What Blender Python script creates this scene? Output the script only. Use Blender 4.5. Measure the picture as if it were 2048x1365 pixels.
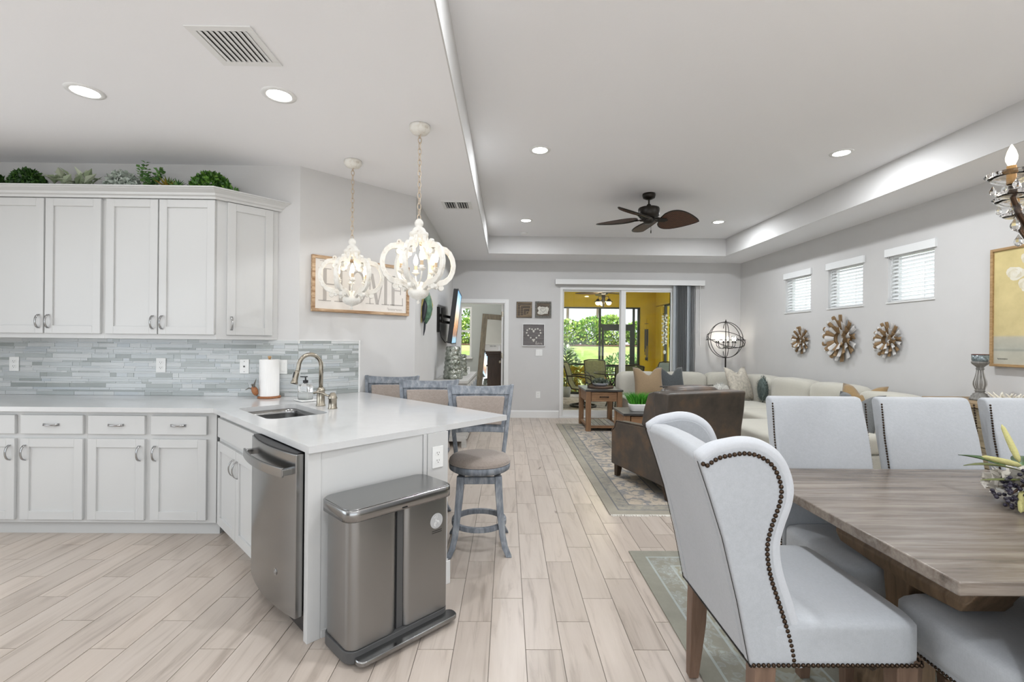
import bpy, bmesh, math, random
from mathutils import Matrix, Vector
for o in list(bpy.data.objects): bpy.data.objects.remove(o)
SC = bpy.context.scene; COL = SC.collection
PI = math.pi; R2 = math.sqrt(.5)
rnd = random.Random(7)
# ------------------------------------------------------------------ camera
cd = bpy.data.cameras.new('camera'); cam = bpy.data.objects.new('camera', cd); COL.objects.link(cam)
cd.sensor_fit = 'HORIZONTAL'; cd.sensor_width = 36; cd.lens = 935/2048*36; cd.clip_start = .05; cd.clip_end = 300
cam.matrix_world = (Matrix.Translation((0, 0, 1.36)) @ Matrix.Rotation(-.0107, 4, 'Z')
                    @ Matrix.Rotation(PI/2, 4, 'X') @ Matrix.Rotation(.0096, 4, 'Z'))
SC.camera = cam
# ------------------------------------------------------------------ sky, sun, fill lights, exposure
w = bpy.data.worlds.new('world'); SC.world = w; w.use_nodes = True
nt = w.node_tree; bg = nt.nodes['Background']
bg.inputs[0].default_value = (.86, .93, 1, 1); bg.inputs[1].default_value = 1.75
def light(name, typ, loc, energy, color=(1, 1, 1), rot=(0, 0, 0), parent=None, **kw):
    l = bpy.data.lights.new(name, typ); l.energy = energy; l.color = color
    for k, v in kw.items(): setattr(l, k, v)
    o = bpy.data.objects.new(name, l); COL.objects.link(o); o.location = loc; o.rotation_euler = rot; o.parent = parent
    return o
light('sun', 'SUN', (0, 20, 20), 6.5, (1, .96, .88), (math.radians(38), 0, math.radians(-28)), angle=.02)
# unseen fill lights added behind the camera and left to brighten the room
light('fill_light_rear', 'AREA', (1.2, -3.3, 1.1), 92, (.87, .94, 1), (PI/2+1.3, 0, 0), shape='RECTANGLE', size=6.5, size_y=2.3)
light('fill_light_left', 'AREA', (-4.75, .5, 1.55), 24, (.87, .94, 1), (0, -PI/2, 0), shape='RECTANGLE', size=1.8, size_y=3.2)
VS = SC.view_settings
VS.view_transform = 'Standard'; VS.look = 'None'; VS.gamma = 1; VS.use_curve_mapping = False; VS.exposure = .25
# ------------------------------------------------------------------ mesh helpers
class MB:
    def __init__(s): s.v = []; s.f = []
    def add(s, vs, fs, M=None):
        n = len(s.v)
        s.v += [tuple(M @ Vector(p)) if M else tuple(p) for p in vs]
        s.f += [tuple(i+n for i in f) for f in fs]; return s
    def box(s, x0, x1, y0, y1, z0, z1, M=None):
        return s.add([(x0,y0,z0),(x1,y0,z0),(x1,y1,z0),(x0,y1,z0),(x0,y0,z1),(x1,y0,z1),(x1,y1,z1),(x0,y1,z1)],
                     [(0,3,2,1),(4,5,6,7),(0,1,5,4),(1,2,6,5),(2,3,7,6),(3,0,4,7)], M)
    def prism(s, poly, z0, z1, M=None):
        n = len(poly)
        A = sum(poly[i][0]*poly[(i+1)%n][1]-poly[(i+1)%n][0]*poly[i][1] for i in range(n))
        if A < 0: poly = poly[::-1]
        vs = [(p[0],p[1],z0) for p in poly]+[(p[0],p[1],z1) for p in poly]
        fs = [tuple(range(n))[::-1], tuple(range(n,2*n))]+[(i,(i+1)%n,n+(i+1)%n,n+i) for i in range(n)]
        return s.add(vs, fs, M)
    def loft(s, rings, M=None, cap=True, closed=True):
        n = len(rings[0]); vs = [p for r in rings for p in r]; fs = []
        for k in range(len(rings)-1):
            for i in range(n if closed else n-1):
                j = (i+1)%n; fs.append((k*n+i,k*n+j,(k+1)*n+j,(k+1)*n+i))
        if cap and closed:
            fs.append(tuple(range(n))[::-1]); fs.append(tuple(range((len(rings)-1)*n, len(rings)*n)))
        return s.add(vs, fs, M)
    def lathe(s, prof, n=24, M=None, c=(0,0)):
        rings = [[(c[0]+max(r,1e-4)*math.cos(2*PI*i/n), c[1]+max(r,1e-4)*math.sin(2*PI*i/n), z) for i in range(n)] for r,z in prof]
        return s.loft(rings, M)
    def tube(s, pts, r, n=8, M=None, closed=False):
        pts = [Vector(p) for p in pts]; m = len(pts); rs = r if isinstance(r,(list,tuple)) else [r]*m
        rings = []; up = None
        for i,p in enumerate(pts):
            a = pts[i-1] if (i > 0 or closed) else p; b = pts[(i+1)%m] if (i < m-1 or closed) else p
            t = (b-a).normalized() if (b-a).length > 1e-9 else Vector((0,0,1))
            if up is None:
                up = Vector((0,0,1)) if abs(t.z) < .9 else Vector((1,0,0))
            u = (up - t*up.dot(t)).normalized(); up = u; v = t.cross(u)
            rings.append([tuple(p+(u*math.cos(2*PI*k/n)+v*math.sin(2*PI*k/n))*rs[i]) for k in range(n)])
        if closed: rings.append(rings[0]); return s.loft(rings, M, cap=False)
        return s.loft(rings, M)
    def ball(s, c, r, nu=12, nv=8, M=None):
        rx, ry, rz = r if isinstance(r,(list,tuple)) else (r,r,r)
        rings = [[(c[0]+rx*math.sin(PI*j/nv)*math.cos(2*PI*i/nu), c[1]+ry*math.sin(PI*j/nv)*math.sin(2*PI*i/nu), c[2]-rz*math.cos(PI*j/nv))
                  for i in range(nu)] for j in range(1, nv)]
        n0 = len(s.v); s.loft(rings, M, cap=True)
        return s
    def frame(s, x0, x1, z0, z1, wd, y0, y1, M=None):   # rectangular frame in the xz plane
        s.box(x0,x0+wd,y0,y1,z0,z1,M); s.box(x1-wd,x1,y0,y1,z0,z1,M)
        s.box(x0+wd,x1-wd,y0,y1,z0,z0+wd,M); s.box(x0+wd,x1-wd,y0,y1,z1-wd,z1,M); return s
def rrect(x0, x1, y0, y1, r, n=5):
    out = []
    for cx, cy, a in ((x1-r,y1-r,0),(x0+r,y1-r,PI/2),(x0+r,y0+r,PI),(x1-r,y0+r,1.5*PI)):
        out += [(cx+r*math.cos(a+PI/2*i/n), cy+r*math.sin(a+PI/2*i/n)) for i in range(n+1)]
    return out
def T(x=0,y=0,z=0,rz=0,rx=0,ry=0,s=None):
    M = Matrix.Translation((x,y,z)) @ Matrix.Rotation(rz,4,'Z') @ Matrix.Rotation(ry,4,'Y') @ Matrix.Rotation(rx,4,'X')
    if s: M = M @ Matrix.Diagonal((*s,1)) if isinstance(s,(tuple,list)) else M @ Matrix.Scale(s,4)
    return M
def mesh(name, mb, mat, smooth=False):
    me = bpy.data.meshes.new(name); me.from_pydata(mb.v, [], mb.f); me.validate()
    bm = bmesh.new(); bm.from_mesh(me); bmesh.ops.recalc_face_normals(bm, faces=bm.faces); bm.to_mesh(me); bm.free()
    me.materials.append(mat)
    if smooth: me.polygons.foreach_set('use_smooth', [True]*len(me.polygons))
    return me
def obj(name, mb, mat, parent=None, smooth=False, bevel=0, seg=2, subd=0, loc=None, rz=0):
    me = mb if isinstance(mb, bpy.types.Mesh) else mesh(name, mb, mat, smooth)
    o = bpy.data.objects.new(name, me); COL.objects.link(o); o.parent = parent
    if loc: o.location = loc
    if rz: o.rotation_euler = (0,0,rz)
    if bevel:
        m = o.modifiers.new('bevel','BEVEL'); m.width = bevel; m.segments = seg; m.limit_method = 'ANGLE'; m.angle_limit = .6
        if seg > 1 and not isinstance(mb, bpy.types.Mesh): me.polygons.foreach_set('use_smooth',[True]*len(me.polygons)); m.harden_normals = True
    if subd:
        m = o.modifiers.new('subd','SUBSURF'); m.levels = subd; m.render_levels = subd
    return o
def tag(o, label, cat, group=None):
    o['label'] = label; o['category'] = cat
    if group: o['group'] = group
    return o
def thing(name, label, cat, loc=(0,0,0), rz=0, group=None):
    o = bpy.data.objects.new(name, None); COL.objects.link(o); o.empty_display_size = .05
    o.location = loc; o.rotation_euler = (0,0,rz); return tag(o, label, cat, group)
def struct(name, mb, mat, bevel=0, label=None, **k):
    o = obj(name, mb, mat, bevel=bevel, **k); o['kind'] = 'structure'
    if label: o['label'] = label
    return o
def dup(root, loc, rz=0, label=None):
    r = root.copy(); COL.objects.link(r); r.location = loc; r.rotation_euler = (0,0,rz)
    if label: r['label'] = label
    for ch in list(root.children):
        c = ch.copy(); COL.objects.link(c); c.parent = r
        for g in list(ch.children):
            d = g.copy(); COL.objects.link(d); d.parent = c
    return r
def clean(o):   # weld and smooth helper for soft goods
    return o
# ------------------------------------------------------------------ materials
def ramp(nt, fac, stops):
    r = nt.nodes.new('ShaderNodeValToRGB'); nt.links.new(fac, r.inputs[0]); el = r.color_ramp.elements
    while len(el) < len(stops): el.new(.5)
    for e,(p,c) in zip(el, stops): e.position = p; e.color = (*c,1)
    return r.outputs[0]
def coords(nt, kind='Object', scale=(1,1,1), rot=(0,0,0), rand=False):
    tc = nt.nodes.new('ShaderNodeTexCoord'); mp = nt.nodes.new('ShaderNodeMapping')
    mp.inputs['Scale'].default_value = scale; mp.inputs['Rotation'].default_value = rot
    nt.links.new(tc.outputs[kind], mp.inputs[0])
    if rand:
        oi = nt.nodes.new('ShaderNodeObjectInfo'); ml = nt.nodes.new('ShaderNodeMath'); ml.operation = 'MULTIPLY'; ml.inputs[1].default_value = 137.
        nt.links.new(oi.outputs['Random'], ml.inputs[0]); nt.links.new(ml.outputs[0], mp.inputs['Location'])
    return mp.outputs[0]
def noise(nt, vec, scale=5, detail=4, rough=.6, dist=0):
    n = nt.nodes.new('ShaderNodeTexNoise'); nt.links.new(vec, n.inputs['Vector'])
    n.inputs['Scale'].default_value = scale; n.inputs['Detail'].default_value = detail; n.inputs['Roughness'].default_value = rough; n.inputs['Distortion'].default_value = dist
    return n.outputs['Fac']
def bump(nt, bs, h, strength=.2, dist=.01):
    b = nt.nodes.new('ShaderNodeBump'); b.inputs['Strength'].default_value = strength; b.inputs['Distance'].default_value = dist
    nt.links.new(h, b.inputs['Height']); nt.links.new(b.outputs[0], bs.inputs['Normal'])
def mixc(nt, fac, a, b, mode='MIX'):
    m = nt.nodes.new('ShaderNodeMix'); m.data_type = 'RGBA'; m.blend_type = mode
    for sock, v in ((m.inputs['Factor'],fac),(m.inputs['A'],a),(m.inputs['B'],b)):
        pass
    for idx, v in ((0,fac),(6,a),(7,b)):
        if hasattr(v,'is_output'): nt.links.new(v, m.inputs[idx])
        elif idx == 0: m.inputs[0].default_value = v
        else: m.inputs[idx].default_value = (*v,1)
    return m.outputs[2]
def new(name, col=(.8,.8,.8), rough=.5, metal=0, spec=.5, **k):
    m = bpy.data.materials.new(name); m.use_nodes = True; bs = m.node_tree.nodes['Principled BSDF']
    bs.inputs['Base Color'].default_value = (*col,1); bs.inputs['Roughness'].default_value = rough; bs.inputs['Metallic'].default_value = metal
    bs.inputs['Specular IOR Level'].default_value = spec
    for a,v in k.items(): bs.inputs[a].default_value = v
    return m, m.node_tree, bs
def flat(name, col, rough=.5, metal=0, spec=.5, var=0, scale=8, bmp=0, bscale=60, stretch=(1,1,1), **k):
    m, nt, bs = new(name, col, rough, metal, spec, **k)
    v = coords(nt, 'Object', stretch)
    if var:
        c2 = tuple(max(0,c*(1-var)) for c in col); c1 = tuple(min(1,c*(1+var)) for c in col)
        nt.links.new(ramp(nt, noise(nt, v, scale), [(.3,c2),(.7,c1)]), bs.inputs['Base Color'])
    if bmp: bump(nt, bs, noise(nt, v, bscale, 3), bmp, .004)
    return m
def emit(name, col, strength):
    m, nt, bs = new(name, col, .5); bs.inputs['Emission Color'].default_value = (*col,1); bs.inputs['Emission Strength'].default_value = strength
    return m
def wood(name, dark, light_, axis='X', scale=1., rough=.5, rand=True, contrast=(.3,.7), bmp=.15, knots=None):
    m, nt, bs = new(name, light_, rough)
    st = {'X':(1.2,14,14),'Y':(14,1.2,14),'Z':(14,14,1.2)}[axis]
    v = coords(nt, 'Object', tuple(s*scale for s in st), rand=rand)
    n1 = noise(nt, v, 1.6, 6, .65, .6)
    c = ramp(nt, n1, [(contrast[0],dark),(contrast[1],light_)])
    if knots:
        v2 = coords(nt, 'Object', tuple(math.sqrt(s)*1.6 for s in st), rand=rand); n2 = noise(nt, v2, 1.3, 2, .5)
        c = mixc(nt, ramp(nt, n2, [(.66,(0,0,0)),(.74,(1,1,1))]), c, knots)
    nt.links.new(c, bs.inputs['Base Color'])
    if bmp: bump(nt, bs, n1, bmp, .002)
    return m
def fabric(name, col, rough=.9, var=.06, weave=260, bmp=.35, sheen=.25):
    m, nt, bs = new(name, col, rough, 0, .15); bs.inputs['Sheen Weight'].default_value = sheen
    v = coords(nt, 'Object'); v2 = coords(nt, 'Object', (1,.25,1)); v3 = coords(nt, 'Object', (.25,1,.25))
    a = noise(nt, v2, weave, 2); b = noise(nt, v3, weave, 2)
    mm = nt.nodes.new('ShaderNodeMath'); mm.operation = 'ADD'; nt.links.new(a, mm.inputs[0]); nt.links.new(b, mm.inputs[1])
    hf = nt.nodes.new('ShaderNodeMath'); hf.operation = 'MULTIPLY'; hf.inputs[1].default_value = .5; nt.links.new(mm.outputs[0], hf.inputs[0])
    c2 = tuple(c*(1-var) for c in col); c1 = tuple(min(1,c*(1+var)) for c in col)
    base = ramp(nt, hf.outputs[0], [(.35,c2),(.65,c1)])
    blot = ramp(nt, noise(nt, v, 4, 3), [(.3,(.94,.94,.94)),(.7,(1,1,1))])
    nt.links.new(mixc(nt, 1., base, blot, 'MULTIPLY'), bs.inputs['Base Color'])
    bump(nt, bs, hf.outputs[0], bmp, .0015)
    return m
def steel(name, col=(.31,.31,.307), rough=.33, axis='Z', metal=1.):
    m, nt, bs = new(name, col, rough, metal)
    st = {'X':(1,90,90),'Y':(90,1,90),'Z':(90,90,1)}[axis]
    n1 = noise(nt, coords(nt,'Object',st), 6, 3)
    nt.links.new(ramp(nt, n1, [(.3,(rough*.93,)*3),(.7,(rough*1.07,)*3)]), bs.inputs['Roughness'])
    bump(nt, bs, n1, .008, .0005); return m
M_ = {}
M_['wall'] = flat('wall_paint', (.605,.597,.588), .85, spec=.2, var=.015, scale=3, bmp=.08, bscale=90)
M_['wall2'] = flat('bedroom_paint', (.50,.53,.51), .85, spec=.2)
M_['ceil'] = flat('ceiling_paint', (.87,.87,.885), .9, spec=.15, bmp=.15, bscale=45)
M_['white'] = flat('white_trim_paint', (.78,.78,.77), .4)
M_['cab'] = flat('cabinet_white', (.575,.575,.565), .38)
M_['quartz'] = flat('white_quartz', (.61,.61,.605), .13, var=.02, scale=12)
M_['toe'] = flat('toe_kick_grey', (.55,.55,.54), .5)
M_['grout'] = flat('grout_taupe', (.25,.22,.19), .9)
M_['steel'] = steel('brushed_steel'); M_['steelx'] = steel('brushed_steel_horizontal', axis='X', rough=.22)
M_['steeldark'] = steel('slate_steel', (.30,.30,.295), .22, 'X')
M_['chrome'] = flat('polished_chrome', (.42,.42,.42), .12, 1.)
M_['nickel'] = steel('brushed_nickel', (.37,.335,.275), .26)
M_['black'] = flat('black_plastic', (.012,.012,.013), .4)
M_['dkgrey'] = flat('dark_grey_plastic', (.07,.07,.07), .45)
M_['iron'] = flat('dark_iron', (.02,.018,.016), .45, .6)
M_['plate'] = flat('white_plastic', (.82,.82,.80), .35)
m, nt, bs = new('clear_glass', (1,1,1), .02); bs.inputs['Transmission Weight'].default_value = 1; bs.inputs['IOR'].default_value = 1.45; M_['glass'] = m
# window glass: thin pane
m, nt, bs = new('window_glass', (1,1,1), .0); 
tr = nt.nodes.new('ShaderNodeBsdfTransparent'); tr.inputs[0].default_value = (.97,.985,.975,1); gl = nt.nodes.new('ShaderNodeBsdfGlossy'); gl.inputs['Roughness'].default_value = .01
mx = nt.nodes.new('ShaderNodeMixShader'); mx.inputs[0].default_value = .02
nt.links.new(tr.outputs[0], mx.inputs[1]); nt.links.new(gl.outputs[0], mx.inputs[2]); nt.links.new(mx.outputs[0], nt.nodes['Material Output'].inputs[0]); M_['pane'] = m
# floor plank
def plankmat(name, per_island):
    m, nt, bs = new(name, (.56,.50,.44), .33, 0, .45)
    if per_island: rs = nt.nodes.new('ShaderNodeNewGeometry').outputs['Random Per Island']
    else: rs = nt.nodes.new('ShaderNodeObjectInfo').outputs['Random']
    v = coords(nt, 'Object', (15,1.3,15), rand=not per_island); n1 = noise(nt, v, 1.3, 6, .62, .7)
    c = ramp(nt, n1, [(.30,(.39,.33,.28)),(.48,(.535,.465,.405)),(.75,(.585,.515,.455))])
    v2 = coords(nt, 'Object', (5,2.2,5), rand=not per_island); n2 = noise(nt, v2, 1.5, 3, .5, .3)
    c = mixc(nt, ramp(nt, n2, [(.72,(0,0,0)),(.78,(1,1,1))]), c, (.24,.19,.15))
    tint = ramp(nt, rs, [(0,(.86,.85,.84)),(.5,(.97,.97,.97)),(1,(1.0,.985,.97))])
    nt.links.new(mixc(nt, 1., c, tint, 'MULTIPLY'), bs.inputs['Base Color'])
    bump(nt, bs, n1, .05, .002); M_[name] = m
plankmat('plank', False); plankmat('plank2', True)
# backsplash glass mosaic
m, nt, bs = new('glass_mosaic', (.6,.65,.66), .12)
oi = nt.nodes.new('ShaderNodeObjectInfo')
c = ramp(nt, oi.outputs['Random'], [(0,(.30,.325,.315)),(.12,(.36,.385,.375)),(.22,(.43,.46,.455)),(.4,(.50,.53,.535)),(.6,(.56,.585,.59)),(.8,(.59,.605,.60)),(1,(.47,.51,.535))])
nt.links.new(mixc(nt, .35, c, ramp(nt, noise(nt, coords(nt,'Object',(3,3,3),rand=True), 2, 4), [(.3,(.80,.82,.82)),(.7,(1,1,1))]), 'MULTIPLY'), bs.inputs['Base Color'])
M_['mosaic'] = m
m, nt, bs = new('glass_mosaic_small', (.6,.65,.66), .12)
ge = nt.nodes.new('ShaderNodeNewGeometry')
nt.links.new(ramp(nt, ge.outputs['Random Per Island'], [(0,(.30,.325,.315)),(.22,(.43,.46,.455)),(.5,(.52,.545,.55)),(.8,(.59,.605,.60)),(1,(.47,.51,.535))]), bs.inputs['Base Color'])
M_['mosaic2'] = m
def ABM(a, b, z=0, rz=-PI/4): # frame turned 45 degrees: local +x runs along the peninsula (towards its end), local +y towards the stools
    return ((a+b)*R2, (b-a)*R2, z)
# ================================================================== THE SHELL
CZ, TZ = 2.785, 3.07
# floor: grout bed + planks (1/3 stair-step bond)
fl = struct('floor', MB().box(-4.9,4.2,-3.6,8.42,-.06,-.004).box(-2.7,.9,8.42,11.7,-.06,-.004), M_['grout'], label='wood look plank tile floor')
PW, PL, GR = .1585, .617, .0035
pm = mesh('plank', MB().box(GR/2,PW-GR/2,GR/2,PL-GR/2,-.004,0), M_['plank'])
cells = []
for i in range(-32, 27):
    x = .095+i*PW
    y0 = 2.058+(i*PL/3) % PL
    for j in range(-11, 16):
        y = y0+j*PL
        if y+PL < -3.55 or y > 11.6: continue
        if x < -4.88 or x > 4.14: continue
        if y > 8.29 and not (-2.6 < x < .3): continue
        if y > 3.9 and x+PW < -1.8 and y < 8.3: continue
        cells.append((x, y))
def vis(c):
    x, y = c[0]+PW/2, c[1]+PL/2
    if y < 1.2 or y > 8.4: return 0
    px, py = 1014+935*x/y, 682+935*1.36/y
    if not (-120 < px < 2150) or py > 1480: return 0
    a, b = (x-y)*R2, (x+y)*R2
    if y > 3.3 and x < -2: return 0
    if -3.9 < a < -2.1 and .95 < b < 1.6: return 0
    if a < -3.9 or (x < -.9 and y > 4): return 0
    if y > 3.25 and x+y < 1.2: return 0
    if x > .95 and 3.7 < y < 7.7: return .01/y
    if x > .95 and y < 3: return .02/y
    return 1/(y*y)
def clip(c): return c[0]+PW > 4.15 or (c[1]+PL > 8.29 and not (-.9 < c[0] < -.2)) or c[1]+PL > 11.59
cells.sort(key=vis, reverse=True)
for x, y in [c for c in cells if not clip(c)][:300]:
    obj('plank', pm, None, fl, loc=(x,y,0))
mb = MB()
big = set([c for c in cells if not clip(c)][:300])
for x, y in cells:
    if (x,y) in big: continue
    x1, y1 = min(x+PW,4.16), min(y+PL,8.3 if (y < 8.29 and not (-.9 < x < -.2)) else 11.6)
    if x1-x > .02 and y1-y > .02: mb.box(x+GR/2,x1-GR/2,y+GR/2,y1-GR/2,-.004,0)
o = obj('planks_beyond', mb, M_['plank2'], fl); o['kind'] = 'stuff'
# walls
W = M_['wall']; TH = .12
struct('wall_kitchen', MB().prism([(-4.9,3.87),(-1.714,3.87),(-1.664,3.99),(-4.9,3.99)],0,CZ), W, label='grey wall behind the kitchen cabinets')
struct('wall_diagonal', MB().prism([(-1.714,3.87),(-.918,4.666),(-1.03,4.73),(-1.664,3.99)],0,CZ), W, label='grey angled wall behind the pendants')
struct('wall_television', MB().prism([(-.918,4.666),(-.972,8.3),(-1.09,8.3),(-1.03,4.73)],0,CZ), W, label='grey side wall that carries the television')
struct('wall_back', MB().box(-1.09,-.83,8.3,8.42,0,CZ).box(-.83,-.042,8.3,8.42,2.03,CZ).box(-.042,.94,8.3,8.42,0,CZ).box(.94,2.99,8.3,8.42,2.33,CZ).box(2.99,4.28,8.3,8.42,0,CZ), W, label='grey back wall with doorway and sliding door')
WIN = [(6.37,6.95),(5.43,6.02),(4.515,5.07)]
mb = MB().box(4.16,4.28,-3.6,8.3,0,1.82).box(4.16,4.28,-3.6,8.3,2.36,CZ)
ys = [-3.6]+[y for p in reversed(WIN) for y in p]+[8.3]
for k in range(0, len(ys), 2): mb.box(4.16,4.28,ys[k],ys[k+1],1.82,2.36)
struct('wall_right', mb, W, label='light grey wall with three small windows')
struct('wall_left', MB().box(-5.02,-4.9,-3.6,-1,0,CZ).box(-5.02,-4.9,-1,2.6,0,.6).box(-5.02,-4.9,-1,2.6,2.5,CZ).box(-5.02,-4.9,2.6,3.99,0,CZ), W)
struct('wall_rear', MB().box(-5.02,-2.7,-3.72,-3.6,0,CZ).box(3.9,4.28,-3.72,-3.6,0,CZ).box(-2.7,3.9,-3.72,-3.6,2.5,CZ), W)
# ceiling ring, tray top and the painted tray sides
mb = MB().box(-5.02,-.32,-3.72,4.75,CZ,3.2).box(-1.09,-.32,4.75,8.42,CZ,3.2).box(3.575,4.28,-3.72,8.42,CZ,3.2).box(-.32,3.575,7.62,8.42,CZ,3.2).box(-.32,3.575,-3.72,-2.2,CZ,3.2)
mb.box(-.32,3.575,-2.2,7.62,TZ,3.2)
struct('ceiling', mb, M_['ceil'], label='white ceiling with a raised tray')
for k,(a,b) in enumerate((((-.32,-.312),(-2.2,7.62)),((3.567,3.575),(-2.2,7.62)),((-.312,3.567),(7.612,7.62)))):
    struct('trim_%d'%(k+1), MB().box(*a,*b,CZ-.0015,TZ), W, label='grey side of the tray ceiling')
# bedroom beyond the doorway
B2 = M_['wall2']
struct('wall_bedroom', MB().box(-2.7,-1.75,11.6,11.72,0,CZ).box(-.88,.9,11.6,11.72,0,CZ).box(-1.75,-.88,11.6,11.72,0,.95).box(-1.75,-.88,11.6,11.72,2.2,CZ)
       .box(-2.82,-2.7,8.42,11.72,0,CZ).box(.42,.54,8.42,11.72,0,CZ), B2, label='grey green bedroom wall')
struct('ceiling_bedroom', MB().box(-2.82,.54,8.42,11.72,CZ,2.9), M_['ceil'])
# baseboards
def baseb(name, p, q, n, h=.13):
    p, q, n = Vector(p), Vector(q), Vector(n)
    d = (q-p); L = d.length; ang = math.atan2(d.y, d.x)
    s = 1 if (Matrix.Rotation(-ang,2) @ n).y > 0 else -1
    mb = MB().prism([(0,0),(0,h),(s*.006,h),(s*.014,h-.02),(s*.014,0)],0,L,T(p.x,p.y,0,ang) @ Matrix.Rotation(PI/2,4,'X') @ Matrix.Rotation(PI/2,4,'Y'))
    o = struct(name, mb, M_['white']); o['label'] = 'white baseboard'; return o
baseb('baseboard_back', (.03,8.3), (.93,8.3), (0,-1))
baseb('baseboard_back_right', (3.0,8.3), (4.16,8.3), (0,-1))
baseb('baseboard_right', (4.16,-3.5), (4.16,8.28), (-1,0))
baseb('baseboard_television', (-.919,4.68), (-.971,8.28), (1,0))
baseb('baseboard_diagonal', (-1.35,4.234), (-.922,4.662), (.7,-.7))
# door casing + bedroom door standing open
d1 = struct('door_1', MB().frame(-.90,.028,-.07,2.10,.07,8.28,8.30), M_['white'], .003, label='white casing of the bedroom doorway')
obj('jamb', MB().box(-.83,-.818,8.30,8.42,0,2.03).box(-.054,-.042,8.30,8.42,0,2.03).box(-.818,-.054,8.30,8.42,2.018,2.03), M_['white'], d1)
dm = T(-.066,8.43,0,math.radians(88))
lf = obj('door_leaf', MB().box(0,.75,0,.036,.008,2.01,dm).frame(.1,.65,.2,.95,.02,-.006,0,dm).frame(.1,.65,1.1,1.9,.02,-.006,0,dm), M_['white'], d1)
for z in (.25,1.05,1.8): obj('hinge', MB().box(-.004,.03,.004,.03,z,z+.09,dm).tube([(-.006,.036,z),(-.006,.036,z+.09)],.006,8,dm), M_['nickel'], d1)
obj('door_knob', MB().lathe([(.006,0),(.026,.004),(.026,.01),(.011,.014),(.011,.035),(.024,.045),(.029,.06),(.02,.072),(.003,.076)],16,dm @ T(.69,.036,.95,0,-PI/2)), M_['nickel'], lf, smooth=True)
# sliding glass door
GW = M_['white']
d2 = struct('door_2', MB().frame(.94,2.99,-.05,2.33,.045,8.30,8.42).box(.94,2.99,8.29,8.43,-.001,.025), GW, .002, label='white framed sliding glass door to the lanai')
for k,(x0,x1,y) in enumerate(((.985,2.10,8.38),(2.03,2.945,8.34))):
    p = obj('sliding_panel', MB().frame(x0,x1,.025,2.285,.03,y-.02,y+.02).box(x0+.03,x0+.03+(.0 if k == 0 else .055),y-.02,y+.02,.055,2.255).box(x1-.03-(.055 if k == 0 else 0),x1-.03,y-.02,y+.02,.055,2.255).box(x0+.03,x1-.03,y-.02,y+.02,.055,.13), GW, d2)
    obj('pane', MB().box(x0+.02,x1-.02,y-.003,y+.003,.1,2.27), M_['pane'], p)
# small clerestory windows in the right wall
for k,(y0,y1) in enumerate(WIN):
    o = struct('window_%d'%(k+1), MB().frame(y0,y1,1.82,2.36,.03,-.06,-.02,T(4.27,0,0,PI/2) @ T(0,.04,0)), GW, label='small high window in the light grey wall')
    obj('pane', MB().box(4.245,4.25,y0+.03,y1-.03,1.85,2.33), M_['pane'], o)
    obj('sill', MB().box(4.148,4.24,y0-.015,y1+.015,1.806,1.82), GW, o)
# bedroom window
o = struct('window_4', MB().frame(-1.75,-.88,.95,2.2,.045,11.62,11.68).box(-1.705,-.925,11.63,11.67,1.57,1.62).box(-1.78,-.85,11.52,11.62,.915,.95), GW, label='bedroom double hung window')
obj('pane', MB().box(-1.71,-.92,11.645,11.65,.99,2.16), M_['pane'], o)
# ================================================================== KITCHEN
CB = M_['cab']
def arch_pull(L=.105, rise=.028):
    mb = MB(); n = 9
    rings = []
    for i in range(n+1):
        t = i/n; z = (t-.5)*L; y = -rise*math.sin(PI*t)**.55
        wd = .0085-.0045*math.sin(PI*t); th = .004
        if i in (0,n): y = 0
        rings.append([(-wd,y-th,z),(wd,y-th,z),(wd,y+th*.6,z),(-wd,y+th*.6,z)])
    return mb.loft(rings)
PULL = mesh('handle', arch_pull(), M_['chrome'], True)
def shaker(parent, x0, x1, z0, z1, M=None, name='door', y=0, rail=.058):
    mb = MB().box(x0,x0+rail,y-.02,y,z0,z1,M).box(x1-rail,x1,y-.02,y,z0,z1,M).box(x0+rail,x1-rail,y-.02,y,z0,z0+rail,M).box(x0+rail,x1-rail,y-.02,y,z1-rail,z1,M)
    mb.box(x0+rail-.002,x1-rail+.002,y-.009,y-.001,z0+rail-.002,z1-rail+.002,M)
    return obj(name, mb, CB, parent, bevel=.0015, seg=1)
def slabfront(parent, x0, x1, z0, z1, y=0, name='drawer'):
    return obj(name, MB().box(x0,x1,y-.02,y,z0,z1), CB, parent, bevel=.004, seg=2)
def pull(door, x, z, y=-.02, horiz=False):
    o = obj('handle', PULL, None, door); o.location = (x,y-.001,z)
    if horiz: o.rotation_euler = (0,PI/2,0)
    return o
# ---- upper cabinets
def upper(x0, x1, doors, label, hands):
    t = thing('upper_cabinet', label, 'cabinet', ((x0+x1)/2,3.56,1.35), group='white wall cabinets over the tiled backsplash'); c = (x0+x1)/2
    obj('body', MB().box(x0-c,x1-c,0,.309,0,1.08), CB, t, bevel=.001, seg=1)
    for (a,b),h in zip(doors, hands):
        d = shaker(t, a-c, b-c, .036, 1.05); pull(d, (b-c-.03) if h else (a-c+.03), .125)
    return t
upper(-4.88,-3.90,((-4.865,-4.395),(-4.385,-3.915)),'white shaker wall cabinet farthest from the angled end cabinet',(1,0))
upper(-3.90,-3.035,((-3.885,-3.480),(-3.468,-3.056)),'white two door wall cabinet under the boxwood ball and the silvery leaf plant',(1,0))
upper(-3.035,-2.2,((-3.015,-2.632),(-2.622,-2.206)),'white two door wall cabinet next to the angled end cabinet',(1,0))
t = thing('corner_wall_cabinet', 'angled white end wall cabinet with one narrow door', 'cabinet', (-2.2,3.56,1.35))
obj('body', MB().prism([(0,0),(.309,.309),(0,.309)],0,1.08), CB, t, bevel=.001, seg=1)
M45 = T(0,0,0,PI/4)
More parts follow.
